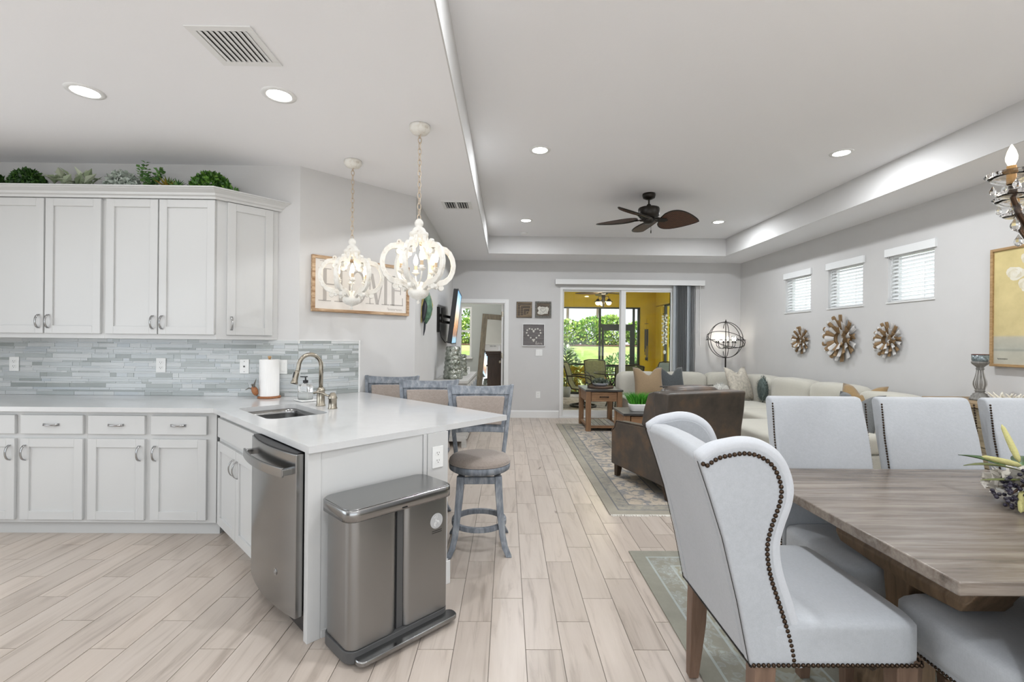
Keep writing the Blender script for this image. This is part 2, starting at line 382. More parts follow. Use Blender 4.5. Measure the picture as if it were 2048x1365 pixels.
d = shaker(t, .066, .392, .036, 1.05, M45)
o = pull(d, 0, 0); o.matrix_local = M45 @ T(.096,-.021,.125)
# crown
def sweep(name, path, prof, mat, outs, label, cat):
    rings = []
    for (x,y),(ox,oy) in zip(path, outs): rings.append([(x+ox*p, y+oy*p, z) for p,z in prof])
    return tag(obj(name, MB().loft(rings), mat), label, cat)
tn = math.tan(PI/8)
sweep('crown_molding', [(-4.88,3.54),(-2.2,3.54),(-1.872,3.868)], [(0,2.405),(.010,2.405),(.014,2.42),(.03,2.428),(.036,2.443),(.07,2.462),(.074,2.467),(.086,2.470),(.086,2.479),(0,2.479)], CB,
      [(0,-1),(tn,-1),(1.0,0)], 'white stepped crown molding along the wall cabinet tops', 'molding')
tag(obj('cabinet_top_board', MB().prism([(-4.88,3.545),(-2.2,3.545),(-1.878,3.866),(-4.88,3.866)],2.431,2.478), CB), 'white board on the wall cabinets that carries the plants', 'board')
# ---- base cabinets on the kitchen wall
def base(x0, x1, fronts, label):
    c = (x0+x1)/2; t = thing('base_cabinet', label, 'cabinet', (c,3.23,0), group='white base cabinets along the kitchen wall')
    obj('body', MB().box(x0-c,x1-c,0,.63,.09,.852), CB, t, bevel=.001, seg=1)
    obj('toe_kick', MB().box(x0-c,x1-c,.043,.63,0,.09), M_['toe'], t)
    for a,b,h in fronts:
        dr = slabfront(t, a-c, b-c, .697, .826); pull(dr, (a+b)/2-c, .762, horiz=True)
        d = shaker(t, a-c, b-c, .114, .666); pull(d, (b-c-.032) if h else (a-c+.032), .57)
    return t
base(-4.66,-3.77,((-4.64,-4.24,1),(-4.20,-3.80,0)),'white base cabinet farthest from the angled sink cabinet')
base(-3.77,-2.863,((-3.745,-3.338,1),(-3.299,-2.88,0)),'white two drawer base cabinet in the middle of the kitchen wall run')
t = base(-2.863,-1.985,((-2.846,-2.463,1),(-2.422,-2.044,0)),'white two drawer base cabinet beside the angled sink cabinet')
# ---- peninsula, 45 degrees.  local x = a (towards the free end), local y = b (towards the stools)
RZ = -PI/4
def AB(a, b, z=0): return ((a+b)*R2, (b-a)*R2, z)
t = thing('sink_cabinet', 'white angled sink cabinet with two doors below a false front', 'cabinet', AB(-3.2,.885), RZ)
obj('body', MB().box(-.43,.44,0,.02,.09,.852).box(-.43,.44,.48,.50,.09,.852).box(-.43,-.41,.02,.48,.09,.852).box(.42,.44,.02,.48,.09,.852).box(-.41,.42,.02,.48,.09,.11), CB, t)
obj('toe_kick', MB().box(-.43,.44,.06,.50,0,.09), M_['toe'], t)
slabfront(t, -.405, .415, .697, .826, name='false_front')
d = shaker(t,-.405,-.004,.114,.666); pull(d,-.035,.56); d = shaker(t,.004,.405,.114,.666); pull(d,.035,.56)
# dishwasher with bowed door
t = thing('dishwasher', 'stainless steel dishwasher with bowed door and bar handle', 'dishwasher', AB(-2.445,.85), RZ)
obj('body', MB().box(-.297,.297,.012,.55,.03,.845), M_['black'], t)
def bow(x, amt): return -amt*(1-(x/.3)**2)
nb = 16; xs = [-.3+.6*i/nb for i in range(nb+1)]
poly = [(x,-.03+bow(x,.03)) for x in xs]+[(.3,.008),(-.3,.008)]
dr = obj('door', MB().prism(poly,.105,.842), M_['steeldark'], t, bevel=.004, seg=2)
obj('control_strip', MB().prism([(x,-.022+bow(x,.03)) for x in xs]+[(.29,.006),(-.29,.006)],.842,.847), M_['black'], t)
hp = [(-.27+.54*i/nb, -.075+bow(-.27+.54*i/nb,.035)) for i in range(nb+1)]
mb = MB().prism(hp+[(x,y+.012) for x,y in reversed(hp)],.742,.785)
for x in (-.262,.262): mb.box(x-.014,x+.014,-.08,-.028,.750,.778)
obj('handle', mb, M_['steelx'], dr, bevel=.003)
obj('badge', MB().lathe([(.001,-.001),(.017,-.001),(.017,.001),(.001,.001)],20,T(.13,-.0545,.27,0,PI/2)).tube([(.13+.011*math.cos(a),-.056,.27+.011*math.sin(a)) for a in [2*PI*i/14 for i in range(14)]],.0012,5,closed=True), M_['chrome'], dr)
obj('kick_plate', MB().box(-.295,.295,.05,.07,.003,.1), M_['black'], t)
# end panel, corner post
t = thing('peninsula_end_panel', 'white panel closing the end of the peninsula', 'panel', AB(-2.1,.885), RZ)
obj('panel', MB().box(-.02,0,.03,.58,0,.852), CB, t)
obj('corner_post', MB().box(-.035,.004,-.03,.03,0,.852), CB, t, bevel=.002)
obj('base_strip', MB().box(-.001,.006,.035,.578,0,.035), CB, t, bevel=.001, seg=1)
obj('edge_trim', MB().box(-.02,.010,.582,.604,0,.852), CB, t, bevel=.003)
# knee wall behind the cabinets
o = struct('wall_knee', MB().box(-3.94,-2.085,1.49,1.625,0,.852,T(0,0,0,RZ)), CB, label='white knee wall under the peninsula overhang')
o = struct('baseboard_knee', MB().box(-3.94,-2.07,1.625,1.639,0,.13,T(0,0,0,RZ)).box(-2.085,-2.071,1.495,1.639,0,.13,T(0,0,0,RZ)), M_['white'], .003, label='white baseboard of the knee wall')
# ---- worktop with the sink cut-out
def slab(outer, hole, z0, z1):
    bm = bmesh.new()
    def loop(pts): 
        vs = [bm.verts.new((p[0],p[1],z1)) for p in pts]; return [bm.edges.new((vs[i],vs[(i+1)%len(vs)])) for i in range(len(vs))]
    es = loop(outer)+loop(hole)
    bmesh.ops.triangle_fill(bm, edges=es, use_beauty=True)
    r = bmesh.ops.extrude_face_region(bm, geom=list(bm.faces))
    for v in [g for g in r['geom'] if isinstance(g, bmesh.types.BMVert)]: v.co.z = z0
    bmesh.ops.recalc_face_normals(bm, faces=bm.faces)
    me = bpy.data.meshes.new('worktop'); bm.to_mesh(me); bm.free(); return me
hole = [AB(a,b)[:2] for a,b in rrect(-3.55,-2.935,.965,1.335,.06)]
me = slab([(-4.88,3.866),(-4.88,3.185),(-1.983,3.185),AB(-2.078,.85)[:2],AB(-2.115,2.12)[:2],AB(-3.944,2.085)[:2],(-1.716,3.866)], hole, .853, .885)
me.materials.append(M_['quartz'])
tag(obj('worktop', me, None), 'white quartz worktop running along the wall and over the peninsula', 'worktop')
# sink
t = thing('sink', 'undermount stainless steel sink bowl', 'sink', AB(-3.2425,1.15,.66), RZ)
rings = []
for z, ins in ((.192,-.012),(.192,0),(.16,.002),(.05,.006),(.012,.02),(0,.05)):
    rings.append([(x,y,z) for x,y in rrect(-.3075+ins,.3075-ins,-.185+ins,.185-ins,max(.06-ins*.2,.02))])
obj('bowl', MB().loft(rings, cap=False).prism(rrect(-.26,.26,-.137,.137,.05),-.003,.0005), M_['steelx'], t, smooth=True)
obj('drain', MB().lathe([(.001,.002),(.045,.002),(.045,.004),(.03,.005),(.001,.003)],20), M_['chrome'], t, smooth=True)
# faucet
t = thing('faucet', 'brushed nickel pull down faucet with tall arched spout', 'faucet', AB(-3.30,1.43,.885), RZ)
NK = M_['nickel']
obj('base', MB().lathe([(.001,0),(.033,0),(.033,.006),(.028,.012),(.027,.10),(.029,.106),(.029,.112),(.024,.122),(.016,.135),(.001,.136)],24), NK, t, smooth=True)
pts = [(0,0,.13),(0,0,.27)]+[(0,-.078+.078*math.cos(a),.285+.082*math.sin(a)) for a in [PI*i/12 for i in range(13)]]
pts += [(0,-.160,.262),(0,-.166,.245)]
obj('spout', MB().tube(pts,.0142,12), NK, t, smooth=True)
sm = T(0,-.166,.25,0,math.radians(-14))
sh = obj('spray_head', MB().lathe([(.001,.005),(.0155,.005),(.0165,-.012),(.017,-.04),(.0195,-.065),(.0235,-.074),(.022,-.086),(.001,-.087)],20,sm), NK, t, smooth=True)
obj('spray_button', MB().box(-.007,.007,-.0195,-.015,-.045,-.005,sm), M_['black'], sh, bevel=.002)
t = thing('side_lever', 'brushed nickel side lever beside the arched faucet', 'lever', AB(-3.11,1.43,.885), 0)
obj('base', MB().lathe([(.001,0),(.031,0),(.031,.005),(.027,.012),(.027,.065),(.030,.069),(.030,.074),(.024,.088),(.019,.104),(.012,.11),(.001,.111)],20), NK, t, smooth=True)
obj('lever', MB().tube([(-.01,0,.085),(-.035,-.006,.090),(-.07,-.014,.108),(-.095,-.02,.114),(-.115,-.024,.110),(-.122,-.025,.106)],[.006,.007,.0075,.007,.008,.006],10), NK, t, smooth=True)
# soap tray + bottle
o = tag(obj('soap_tray', MB().prism(rrect(-.075,.075,-.055,.055,.008),0,.004).prism(rrect(-.082,.082,-.062,.062,.01),.004,.012), M_['plate'], loc=AB(-3.64,1.46,.885), rz=RZ, bevel=.002), 'small white rectangular soap tray behind the sink', 'tray')
t = thing('soap_bottle', 'clear square soap bottle with black pump on white tray', 'soap bottle', AB(-3.645,1.46,.897), RZ+.5)
obj('bottle', MB().loft([[(x,y,z) for x,y in rrect(-r,r,-r*.75,r*.75,.012)] for r,z in ((.043,0),(.047,.004),(.047,.10),(.04,.112),(.014,.12),(.014,.128))]), M_['glass'], t, smooth=True)
m = flat('clear_soap', (.86,.88,.86), .1); 
obj('soap', MB().loft([[(x,y,z) for x,y in rrect(-r,r,-r*.74,r*.74,.011)] for r,z in ((.042,.006),(.042,.055))]), m, t, smooth=True)
obj('pump', MB().lathe([(.001,.126),(.019,.126),(.019,.146),(.006,.148),(.005,.168),(.016,.17),(.016,.176),(.001,.177)],16).box(-.045,0,-.006,.006,.168,.176), M_['black'], t)
# paper towel holder with turtle
WB = wood('reddish_wood', (.20,.07,.025), (.42,.17,.06), 'X', 3)
t = thing('paper_towel_holder', 'round wooden paper towel stand with a turtle figure', 'towel holder', (-1.905,3.775,.885))
obj('base', MB().lathe([(.001,0),(.084,0),(.086,.008),(.082,.016),(.001,.016)],28), WB, t, smooth=True)
obj('post', MB().lathe([(.001,.016),(.009,.016),(.009,.318),(.013,.322),(.013,.334),(.001,.336)],12), wood('pale_wood',(.35,.2,.08),(.5,.32,.15),'Z'), t, smooth=True)
tm = T(-.082,-.062,.062,.2,0,-.35)
tt = obj('turtle_shell', MB().ball((0,0,0),(.022,.032,.042),14,10,tm), WB, t, smooth=True)
g = flat('pewter_grey',(.16,.15,.13),.4,.5)
obj('flipper', MB().tube([(.0,-.01,.02),(.02,-.02,.05),(.05,-.03,.085)],[.008,.007,.002],8,tm), g, tt)
obj('flipper', MB().tube([(-.01,-.005,.02),(-.03,-.01,.035),(-.055,-.02,.03)],[.007,.006,.002],8,tm), g, tt)
obj('flipper', MB().tube([(0,-.005,-.03),(.01,-.01,-.05)],[.006,.003],8,tm), g, tt)
obj('turtle_head', MB().ball((0,-.005,.05),(.009,.009,.012),8,6,tm), g, tt, smooth=True)
pr = [(.0195,.017),(.072,.017),(.073,.02),(.073,.305),(.072,.308),(.0195,.308),(.0195,.017)]
rl = MB().loft([[(r*math.cos(2*PI*i/32),r*math.sin(2*PI*i/32),z) for i in range(32)] for r,z in pr], cap=False)
m, nt_, bs_ = new('paper_towel', (.86,.85,.83), .9); bump(nt_, bs_, noise(nt_, coords(nt_,'Object'), 240, 2), .25, .002)
tag(obj('paper_towel_roll', rl, m, loc=(-1.905,3.775,.885), smooth=False), 'white paper towel roll on the wooden turtle stand', 'paper towel')
# ---- backsplash
bsp = struct('wall_backsplash', MB().box(-4.88,-1.716,3.864,3.87,.886,1.349).box(1.517,2.058,-.004,.002,.886,1.349,T(0,0,0) @ T(*AB(-3.947,0),PI/4)), M_['plate'], label='pale blue grey strip mosaic backsplash')
pat = [.030,.012,.020,.034,.012,.022,.016,.034,.012,.026,.014,.030,.012,.022,.034,.012,.024,.018,.030,.012,.026]
tot = sum(pat)+.0016*len(pat); sc_ = (1.349-.886)/tot
r2 = random.Random(3); tl = []
z = .886
for h in pat:
    h *= sc_
    for seg,(s0,s1) in enumerate(((-4.88,-1.7165),(1.5175,2.046))):
        s = s0-r2.random()*.15
        while s < s1:
            L = r2.choice((.05,.08,.11,.15,.2,.25,.3)) * r2.uniform(.85,1.15)
            a, b = max(s,s0), min(s+L,s1)
            if b-a > .012: tl.append((seg,a,b,z,z+h-.0002))
            s += L+.0016
    z += h+.0016*sc_
um = mesh('tile', MB().box(0,1,0,1,0,1), M_['mosaic'])
def tarea(t): 
    if t[0] == 0 and t[1] < -3.95: return 0
    return (t[2]-t[1])*(t[4]-t[3])*(1 if t[0] == 0 else .8)
tl.sort(key=tarea, reverse=True)
MD = T(*AB(-3.947,0),PI/4)
mb = MB(); r3 = random.Random(5)
for i,(sg,a,b,z0,z1) in enumerate(tl):
    th = .0045+r3.random()*.002
    if i < 300:
        o = bpy.data.objects.new('tile', um); COL.objects.link(o); o.parent = bsp
        if sg == 0: o.location = (a,3.864-th,z0); o.scale = (b-a,th,z1-z0)
        else:
            o.matrix_local = MD @ T(a,-.004-th,z0) @ Matrix.Diagonal((b-a,th,z1-z0,1))
    else: mb.box(a,b,(3.864 if sg == 0 else -.004)-th,(3.864 if sg == 0 else -.004),z0,z1,None if sg == 0 else MD)
o = obj('small_tiles', mb, M_['mosaic2'], bsp); o['kind'] = 'stuff'
obj('edge_trim', MB().box(2.046,2.06,-.012,.0,.886,1.353,MD).box(1.52,2.06,-.011,.0,1.346,1.353,MD), M_['white'], bsp)
# ---- outlets
SLOT = M_['dkgrey']
def outlet(name, label, cat, M, kind='duplex', w=.078, h=.117, group=None, pts=None):
    t = thing(name, label, cat, M.to_translation(), M.to_euler().z, group)
    obj('plate', MB().box(-w/2,w/2,-.006,-.0005,-h/2,h/2), M_['plate'], t, bevel=.002)
    k = -.0015
    if kind == 'duplex':
        for z in (-.021,.021):
            f = obj('socket', MB().prism(rrect(-.017,.017,-.013,.013,.008),.006,.0075,T(0,0,z,0,PI/2)), M_['plate'], t)
            obj('slot', MB().box(-.0085,-.006,-.0082,-.007,z-.001,z+.008).box(.006,.0085,-.0082,-.007,z,z+.007).lathe([(.0005,.0074),(.0028,.0074),(.0028,.0082),(.0005,.0082)],8,T(0,0,z-.0075,0,PI/2)), SLOT, f)
    elif kind == 'jack':
        obj('jack', MB().box(-.007,.007,-.0085,-.006,-.006,.006), SLOT, t)
        for z in (-.042,.042): obj('screw', MB().lathe([(.0005,.006),(.003,.006),(.003,.0075),(.0005,.0075)],8,T(0,0,z,0,PI/2)), SLOT, t)
    elif kind == 'combo':
        for z in (-.021,.021): obj('slot', MB().box(-.040,-.037,-.0075,-.006,z-.004,z+.006).box(-.027,-.024,-.0075,-.006,z-.004,z+.006), SLOT, t)
        obj('rocker', MB().box(.012,.044,-.009,-.006,-.033,.033), M_['plate'], t, bevel=.0015)
    elif kind == 'switch':
        for x in ((-.023,.023) if w > .1 else (0,)): obj('rocker', MB().box(x-.016,x+.016,-.009,-.006,-.033,.033), M_['plate'], t, bevel=.0015)
    return t
outlet('wall_outlet','white outlet on the backsplash below the boxwood ball','outlet',T(-4.015,3.8575,1.135))
outlet('wall_outlet','white outlet on the backsplash midway along the wall worktop','outlet',T(-2.828,3.8575,1.135))
outlet('phone_jack','white jack plate left of the paper towel roll','wall plate',T(-2.15,3.8575,1.13),'jack',w=.074)
outlet('switch_plate','wide white outlet and switch plate behind the paper towel roll','wall plate',T(-1.865,3.8575,1.13),'combo',w=.13)
outlet('wall_outlet','white outlet on the knee wall above the waste bin','outlet',T(*AB(-2.084,1.552)[:2],.72,PI/4),w=.072)
# ================================================================== KITCHEN THINGS
def leafmat(name, stops, rough=.55):
    m, nt, bs = new(name, stops[0][1], rough); ge = nt.nodes.new('ShaderNodeNewGeometry')
    nt.links.new(ramp(nt, ge.outputs['Random Per Island'], stops), bs.inputs['Base Color'])
    bs.inputs['Subsurface Weight'].default_value = 0
    return m
LM = {'box': leafmat('boxwood_leaves',[(0,(.02,.07,.008)),(.6,(.05,.15,.012)),(1,(.13,.27,.03))]),
      'dark': leafmat('dark_leaves',[(0,(.008,.03,.004)),(.7,(.025,.085,.008)),(1,(.09,.19,.03))]),
      'silver': leafmat('silver_leaves',[(0,(.26,.31,.25)),(.6,(.40,.45,.40)),(1,(.55,.58,.52))]),
      'sage': leafmat('sage_leaves',[(0,(.22,.28,.16)),(.6,(.38,.43,.30)),(1,(.55,.58,.46))]),
      'olive': leafmat('succulent_leaves',[(0,(.07,.11,.012)),(.5,(.14,.17,.02)),(1,(.30,.19,.02))]),
      'grass': leafmat('grass_blades',[(0,(.03,.22,.01)),(.6,(.07,.36,.02)),(1,(.15,.50,.05))]),
      'euc': leafmat('round_leaves',[(0,(.04,.12,.03)),(.6,(.12,.25,.07)),(1,(.22,.36,.12))])}
def leaf(mb, p, d, L, wd, roll, fold=.25):
    d = Vector(d).normalized(); up = Vector((0,0,1)) if abs(d.z) < .95 else Vector((1,0,0))
    s = d.cross(up).normalized(); n = s.cross(d); s2 = s*math.cos(roll)+n*math.sin(roll); n2 = s2.cross(d); p = Vector(p)
    m1 = p+d*L*.45; tip = p+d*L-n2*L*.08
    mb.add([p, m1+s2*wd+n2*wd*fold, tip, m1-s2*wd+n2*wd*fold, m1], [(0,4,1),(1,4,2),(0,3,4),(3,2,4)])
def shrub(mb, c, r, n, L, wd, seed=1, dome=True, out=.6):
    q = random.Random(seed)
    for _ in range(n):
        z = q.random() if dome else q.uniform(-1,1); a = q.uniform(0,2*PI); s = math.sqrt(max(0,1-z*z)); k = q.uniform(.62,1.0)**.6
        nrm = Vector((s*math.cos(a), s*math.sin(a), z))
        p = Vector(c)+Vector((nrm.x*r[0],nrm.y*r[1],nrm.z*r[2]))*k
        d = nrm*out+Vector((q.gauss(0,.5),q.gauss(0,.5),q.gauss(.1,.5)))
        leaf(mb, p-d.normalized()*L*.4, d, L*q.uniform(.7,1.2), wd*q.uniform(.8,1.2), q.uniform(0,PI))
ZT = 2.4785; stemm = flat('plant_stem',(.08,.09,.03),.7)
def topplant(name, label, x, y, fn, mat, core=None):
    t = thing(name, label, 'plant', (x,y,ZT), group=None); mb = MB(); fn(mb); mb.v = [(a,b,max(c,.002)) for a,b,c in mb.v]
    obj('foliage', mb, LM[mat], t)
    obj('pot_base', MB().lathe([(.001,0),(.05,0),(.055,.012),(.001,.014)],14), M_['dkgrey'], t)
    return t
topplant('boxwood_ball','dense round dark green boxwood ball on the wall cabinets',-3.68,3.62,lambda mb: shrub(mb,(0,0,.02),(.132,.09,.145),900,.035,.011,2),'dark')
def lamb(mb):
    q = random.Random(4)
    for k in range(46):
        a = q.uniform(0,2*PI); el = q.uniform(.1,1.1); d = (math.cos(a)*math.cos(el)*1.5,math.sin(a)*math.cos(el)*.6,math.sin(el))
        leaf(mb,(q.uniform(-.13,.13),q.uniform(-.04,.04),.03+q.random()*.06),d,q.uniform(.08,.13),.026,q.uniform(-.5,.5))
topplant('lambs_ear_plant','pale green plant with large velvety leaves on the wall cabinets',-3.34,3.62,lamb,'sage')
topplant('silver_plant','silvery grey small leafed plant on the wall cabinets',-2.96,3.62,lambda mb: shrub(mb,(0,0,.0),(.135,.085,.155),640,.04,.014,6),'silver')
def euc(mb):
    q = random.Random(9)
    for k in range(13):
        a = q.uniform(0,2*PI); h = .18*q.uniform(.5,1.05) if k else .215; bx = -.05 if k == 0 else .08*math.cos(a)
        for j in range(9):
            t = j/8; p = (bx*t,.05*math.sin(a)*t,h*t+.01)
            for s in (0,1): leaf(mb,p,(math.cos(a+s*PI+j*1.3),math.sin(a+s*PI+j*1.3),.5),.035,.015,q.uniform(-.6,.6))
topplant('eucalyptus_plant','upright green eucalyptus sprig plant on the wall cabinets',-2.745,3.62,euc,'euc')
def succ(h):
    def f(mb):
        for k in range(26):
            a = k*2.4; el = .25+k/26*1.1; leaf(mb,(0,0,.012),(math.cos(a)*math.cos(el),math.sin(a)*math.cos(el),math.sin(el)),h,.011,0,.5)
    return f
topplant('succulent','olive and amber succulent rosette beside the eucalyptus',-2.605,3.60,succ(.11),'olive')
topplant('succulent','green succulent rosette beside the loose boxwood bush',-2.53,3.60,succ(.09),'euc')
topplant('boxwood_bush','loose bright green boxwood bush at the end of the wall cabinets',-2.30,3.63,lambda mb: (shrub(mb,(0,0,0),(.165,.085,.165),1200,.032,.010,11,out=.9),shrub(mb,(.16,0,0),(.06,.05,.06),60,.03,.009,12)),'box')
topplant('fern_plant','dark green plant at the outer end of the wall cabinets',-3.99,3.62,lambda mb: shrub(mb,(0,0,.01),(.13,.1,.15),420,.04,.012,15),'dark')
# ---- waste bin
t = thing('waste_bin', 'stainless steel two compartment step bin against the end panel', 'bin', AB(-1.935,1.165), PI/4)
SB, SX = M_['steel'], M_['steelx']
obj('base', MB().loft([[(x,y,z) for x,y in rrect(-.262+i,.262-i,-.132+i,.122-i,.05)] for z,i in ((.0,.02),(.018,.0),(.066,0),(.066,.01))]), M_['dkgrey'], t, smooth=False, bevel=.002)
for x0,x1 in ((-.255,-.022),(.004,.255)):
    obj('front_bin', MB().prism(rrect(x0,x1,-.127,.115,.045 if x0 < -.1 else .03),.068,.60), SB, t, bevel=.002)
obj('divider', MB().box(-.024,.006,-.112,.1,.068,.60), M_['dkgrey'], t)
o = obj('lid', MB().loft([[(x,y,z) for x,y in rrect(-.272+i,.275-i,-.143+i,.135-i,.055,7)] for z,i in ((.602,.012),(.606,0),(.652,0),(.655,.003))]), SX, t, smooth=True)
obj('lid_top', MB().prism(rrect(-.265,.268,-.136,.128,.05,7),.653,.659), SX, o, bevel=.002)
obj('pedal', MB().loft([[(x,y,z) for x,y in rrect(-.235+i,.275-i,-.185+i,-.115,.03)] for z,i in ((.022,.003),(.026,0),(.040,0),(.044,.003))]), SX, t, smooth=True, bevel=.001)
st = obj('sticker', MB().prism([(.036*math.cos(2*PI*i/32),.036*math.sin(2*PI*i/32)) for i in range(32)],.1272,.1278,T(.18,0,.5,0,PI/2)), flat('grey_sticker',(.42,.42,.42),.5), t)
def stroke(mb, pts, r, y): mb.tube([(x,y,z) for x,z in pts], r, 4)
mb = MB(); c0 = (.18,.5)
for pts in ([(-.004,-.012),(-.004,.012)],[(-.004,.004),(.004,.002),(.004,-.008)],[(.004,.001),(.009,0),(.009,-.008)],[(.009,-.001),(.014,-.003),(.014,-.016)],[(-.004,-.008),(-.011,-.006),(-.012,-.02),(-.004,-.024)],[(-.004,-.012),(-.009,-.016)]):
    stroke(mb, [(c0[0]+x,c0[1]+z) for x,z in pts], .0012, -.1282)
for x,z in ((-.006,.022),(.002,.026),(-.012,.018),(.004,.018),(-.004,.017)): mb.ball((c0[0]+x,-.1282,c0[1]+z),(.0018,.0008,.0018),6,4)
obj('sticker_icon', mb, M_['plate'], st)
mb = MB()
for z in (.452,.443):
    x = .155
    while x < .212: mb.box(x,x+.0035,-.1276,-.1272,z,z+.004); x += .0052
obj('sticker_text', mb, M_['black'], t)
obj('name_plate', MB().box(-.018,.008,-.1440,-.1432,.612,.617), M_['black'], o)
# ---- bar stools
GWOOD = None
m, nt, bs = new('grey_washed_wood', (.30,.33,.37), .6)
v = coords(nt,'Object',(9,9,2.2)); n1 = noise(nt, v, 3, 5, .65, .5)
nt.links.new(ramp(nt, n1, [(.3,(.10,.115,.135)),(.5,(.185,.205,.235)),(.75,(.37,.385,.40))]), bs.inputs['Base Color']); bump(nt,bs,n1,.2,.002); GWOOD = m
TAUPE = fabric('taupe_fabric', (.335,.285,.25), var=.12, weave=170)
def make_stool(label, loc, rz):
    t = thing('bar_stool', label, 'stool', loc, rz, 'grey washed swivel stools at the peninsula')
    obj('seat_cushion', MB().lathe([(.001,.552),(.198,.552),(.203,.562),(.200,.578),(.185,.594),(.12,.609),(.001,.613)],36), TAUPE, t, smooth=True)
    obj('seat_piping', MB().tube([(.203*math.cos(a),.203*math.sin(a),.558) for a in [2*PI*i/40 for i in range(40)]],.0035,6,closed=True), TAUPE, t, smooth=True)
    obj('seat_ring', MB().lathe([(.001,.505),(.185,.505),(.200,.515),(.204,.53),(.204,.552),(.001,.552)],36), GWOOD, t, smooth=True)
    obj('swivel', MB().lathe([(.001,.485),(.09,.485),(.09,.505),(.001,.505)],20), M_['iron'], t)
    obj('leg_frame', MB().box(-.13,.13,-.135,-.11,.44,.487).box(-.13,.13,.11,.135,.44,.487).box(-.135,-.11,-.11,.11,.44,.487).box(.11,.135,-.11,.11,.44,.487), GWOOD, t, bevel=.006)
    for sx in (-1,1):
        for sy in (-1,1):
            prof = [(.122,.490,.022),(.125,.40,.023),(.136,.25,.0215),(.150,.12,.020),(.166,.05,.019),(.190,.0,.0185)]
            rings = []
            for p,z,h in prof:
                rings.append([(sx*p+dx*h,sy*p+dy*h,z) for dx,dy in ((-1,-1),(1,-1),(1,1),(-1,1))])
            obj('leg', MB().loft(rings[::-1]), GWOOD, t, bevel=.004)
    pr = [(.158,.145),(.182,.145),(.182,.178),(.158,.178),(.158,.145)]
    obj('foot_ring', MB().loft([[(r*math.cos(2*PI*i/40),r*math.sin(2*PI*i/40),z) for i in range(40)] for r,z in pr], cap=False), GWOOD, t, bevel=.004)
    def bx(s,z):   # back surface
        k = (z-.53)/.52; return (.163+.074*k)*s, .185+.16*k+.03*k*k
    for s in (-1,1):
        rings = []
        for i in range(10):
            z = .50+.535*i/9; x,y = bx(s,z); hw = .0145
            rings.append([(x-hw,y-.014,z),(x+hw,y-.014,z),(x+hw,y+.016,z),(x-hw,y+.016,z)])
        obj('back_post', MB().loft(rings), GWOOD, t, bevel=.005)
    def rail(name, z0, z1, mat, d0, d1, inset, arch=0, crown=0, **k):
        rings = []
        for i in range(13):
            s = -1+2*i/12; c = 1-s*s
            xa,ya = bx(1,z0); xb,yb = bx(1,z1); a0 = .028*c
            top = z1-arch*c+crown*(1-c)
            rings.append([((xa-inset)*s,ya+a0+d0,z0),((xa-inset)*s,ya+a0+d1,z0),((xb-inset)*s,yb+a0+d1,top),((xb-inset)*s,yb+a0+d0,top)])
        return obj(name, MB().loft(rings), mat, t, **k)
    rail('top_rail',.962,1.03,GWOOD,-.012,.014,.012,.012,bevel=.005)
    rail('bottom_rail',.70,.735,GWOOD,-.012,.014,.016,bevel=.004)
    rail('back_frame',.735,.962,GWOOD,.002,.014,.016)
    rail('back_cushion',.752,.95,TAUPE,-.02,.002,.042,bevel=.01)
    return t
make_stool('grey washed stool at the free corner of the peninsula', (-.175,3.125,0), math.radians(3))
make_stool('grey washed stool between the other two along the peninsula', (-.632,3.54,0), math.radians(2))
make_stool('grey washed stool closest to the angled wall', (-1.045,3.925,0), 0)
# ---- pendant chandeliers
m, nt, bs = new('distressed_white_wood', (.75,.72,.66), .65)
n1 = noise(nt, coords(nt,'Object'), 22, 5, .7)
nt.links.new(ramp(nt, n1, [(.30,(.22,.15,.09)),(.36,(.66,.62,.55)),(.5,(.76,.74,.69)),(1,(.80,.78,.74))]), bs.inputs['Base Color']); bump(nt,bs,n1,.15,.002); DW = m
CHN = flat('cream_chain',(.55,.46,.36),.5,.3)
BULB = emit('warm_bulb',(1,.86,.66),3.2)
def flame(mb, M, s=1): mb.lathe([(.004*s,0),(.010*s,.004*s),(.0165*s,.022*s),(.017*s,.034*s),(.012*s,.055*s),(.005*s,.072*s),(.0008*s,.08*s)],14,M); return mb
def chain(mb, z0, z1, L=.046, r=.0044):
    z = z0; k = 0
    while z < z1-.004:
        Mx = T(0,0,z+L/2,(k%2)*PI/2+.3)
        mb.tube([(.0115*math.cos(a),0,L*.5*math.sin(a)) for a in [2*PI*i/12 for i in range(12)]],r*.75,5,Mx,closed=True); z += L*.80; k += 1
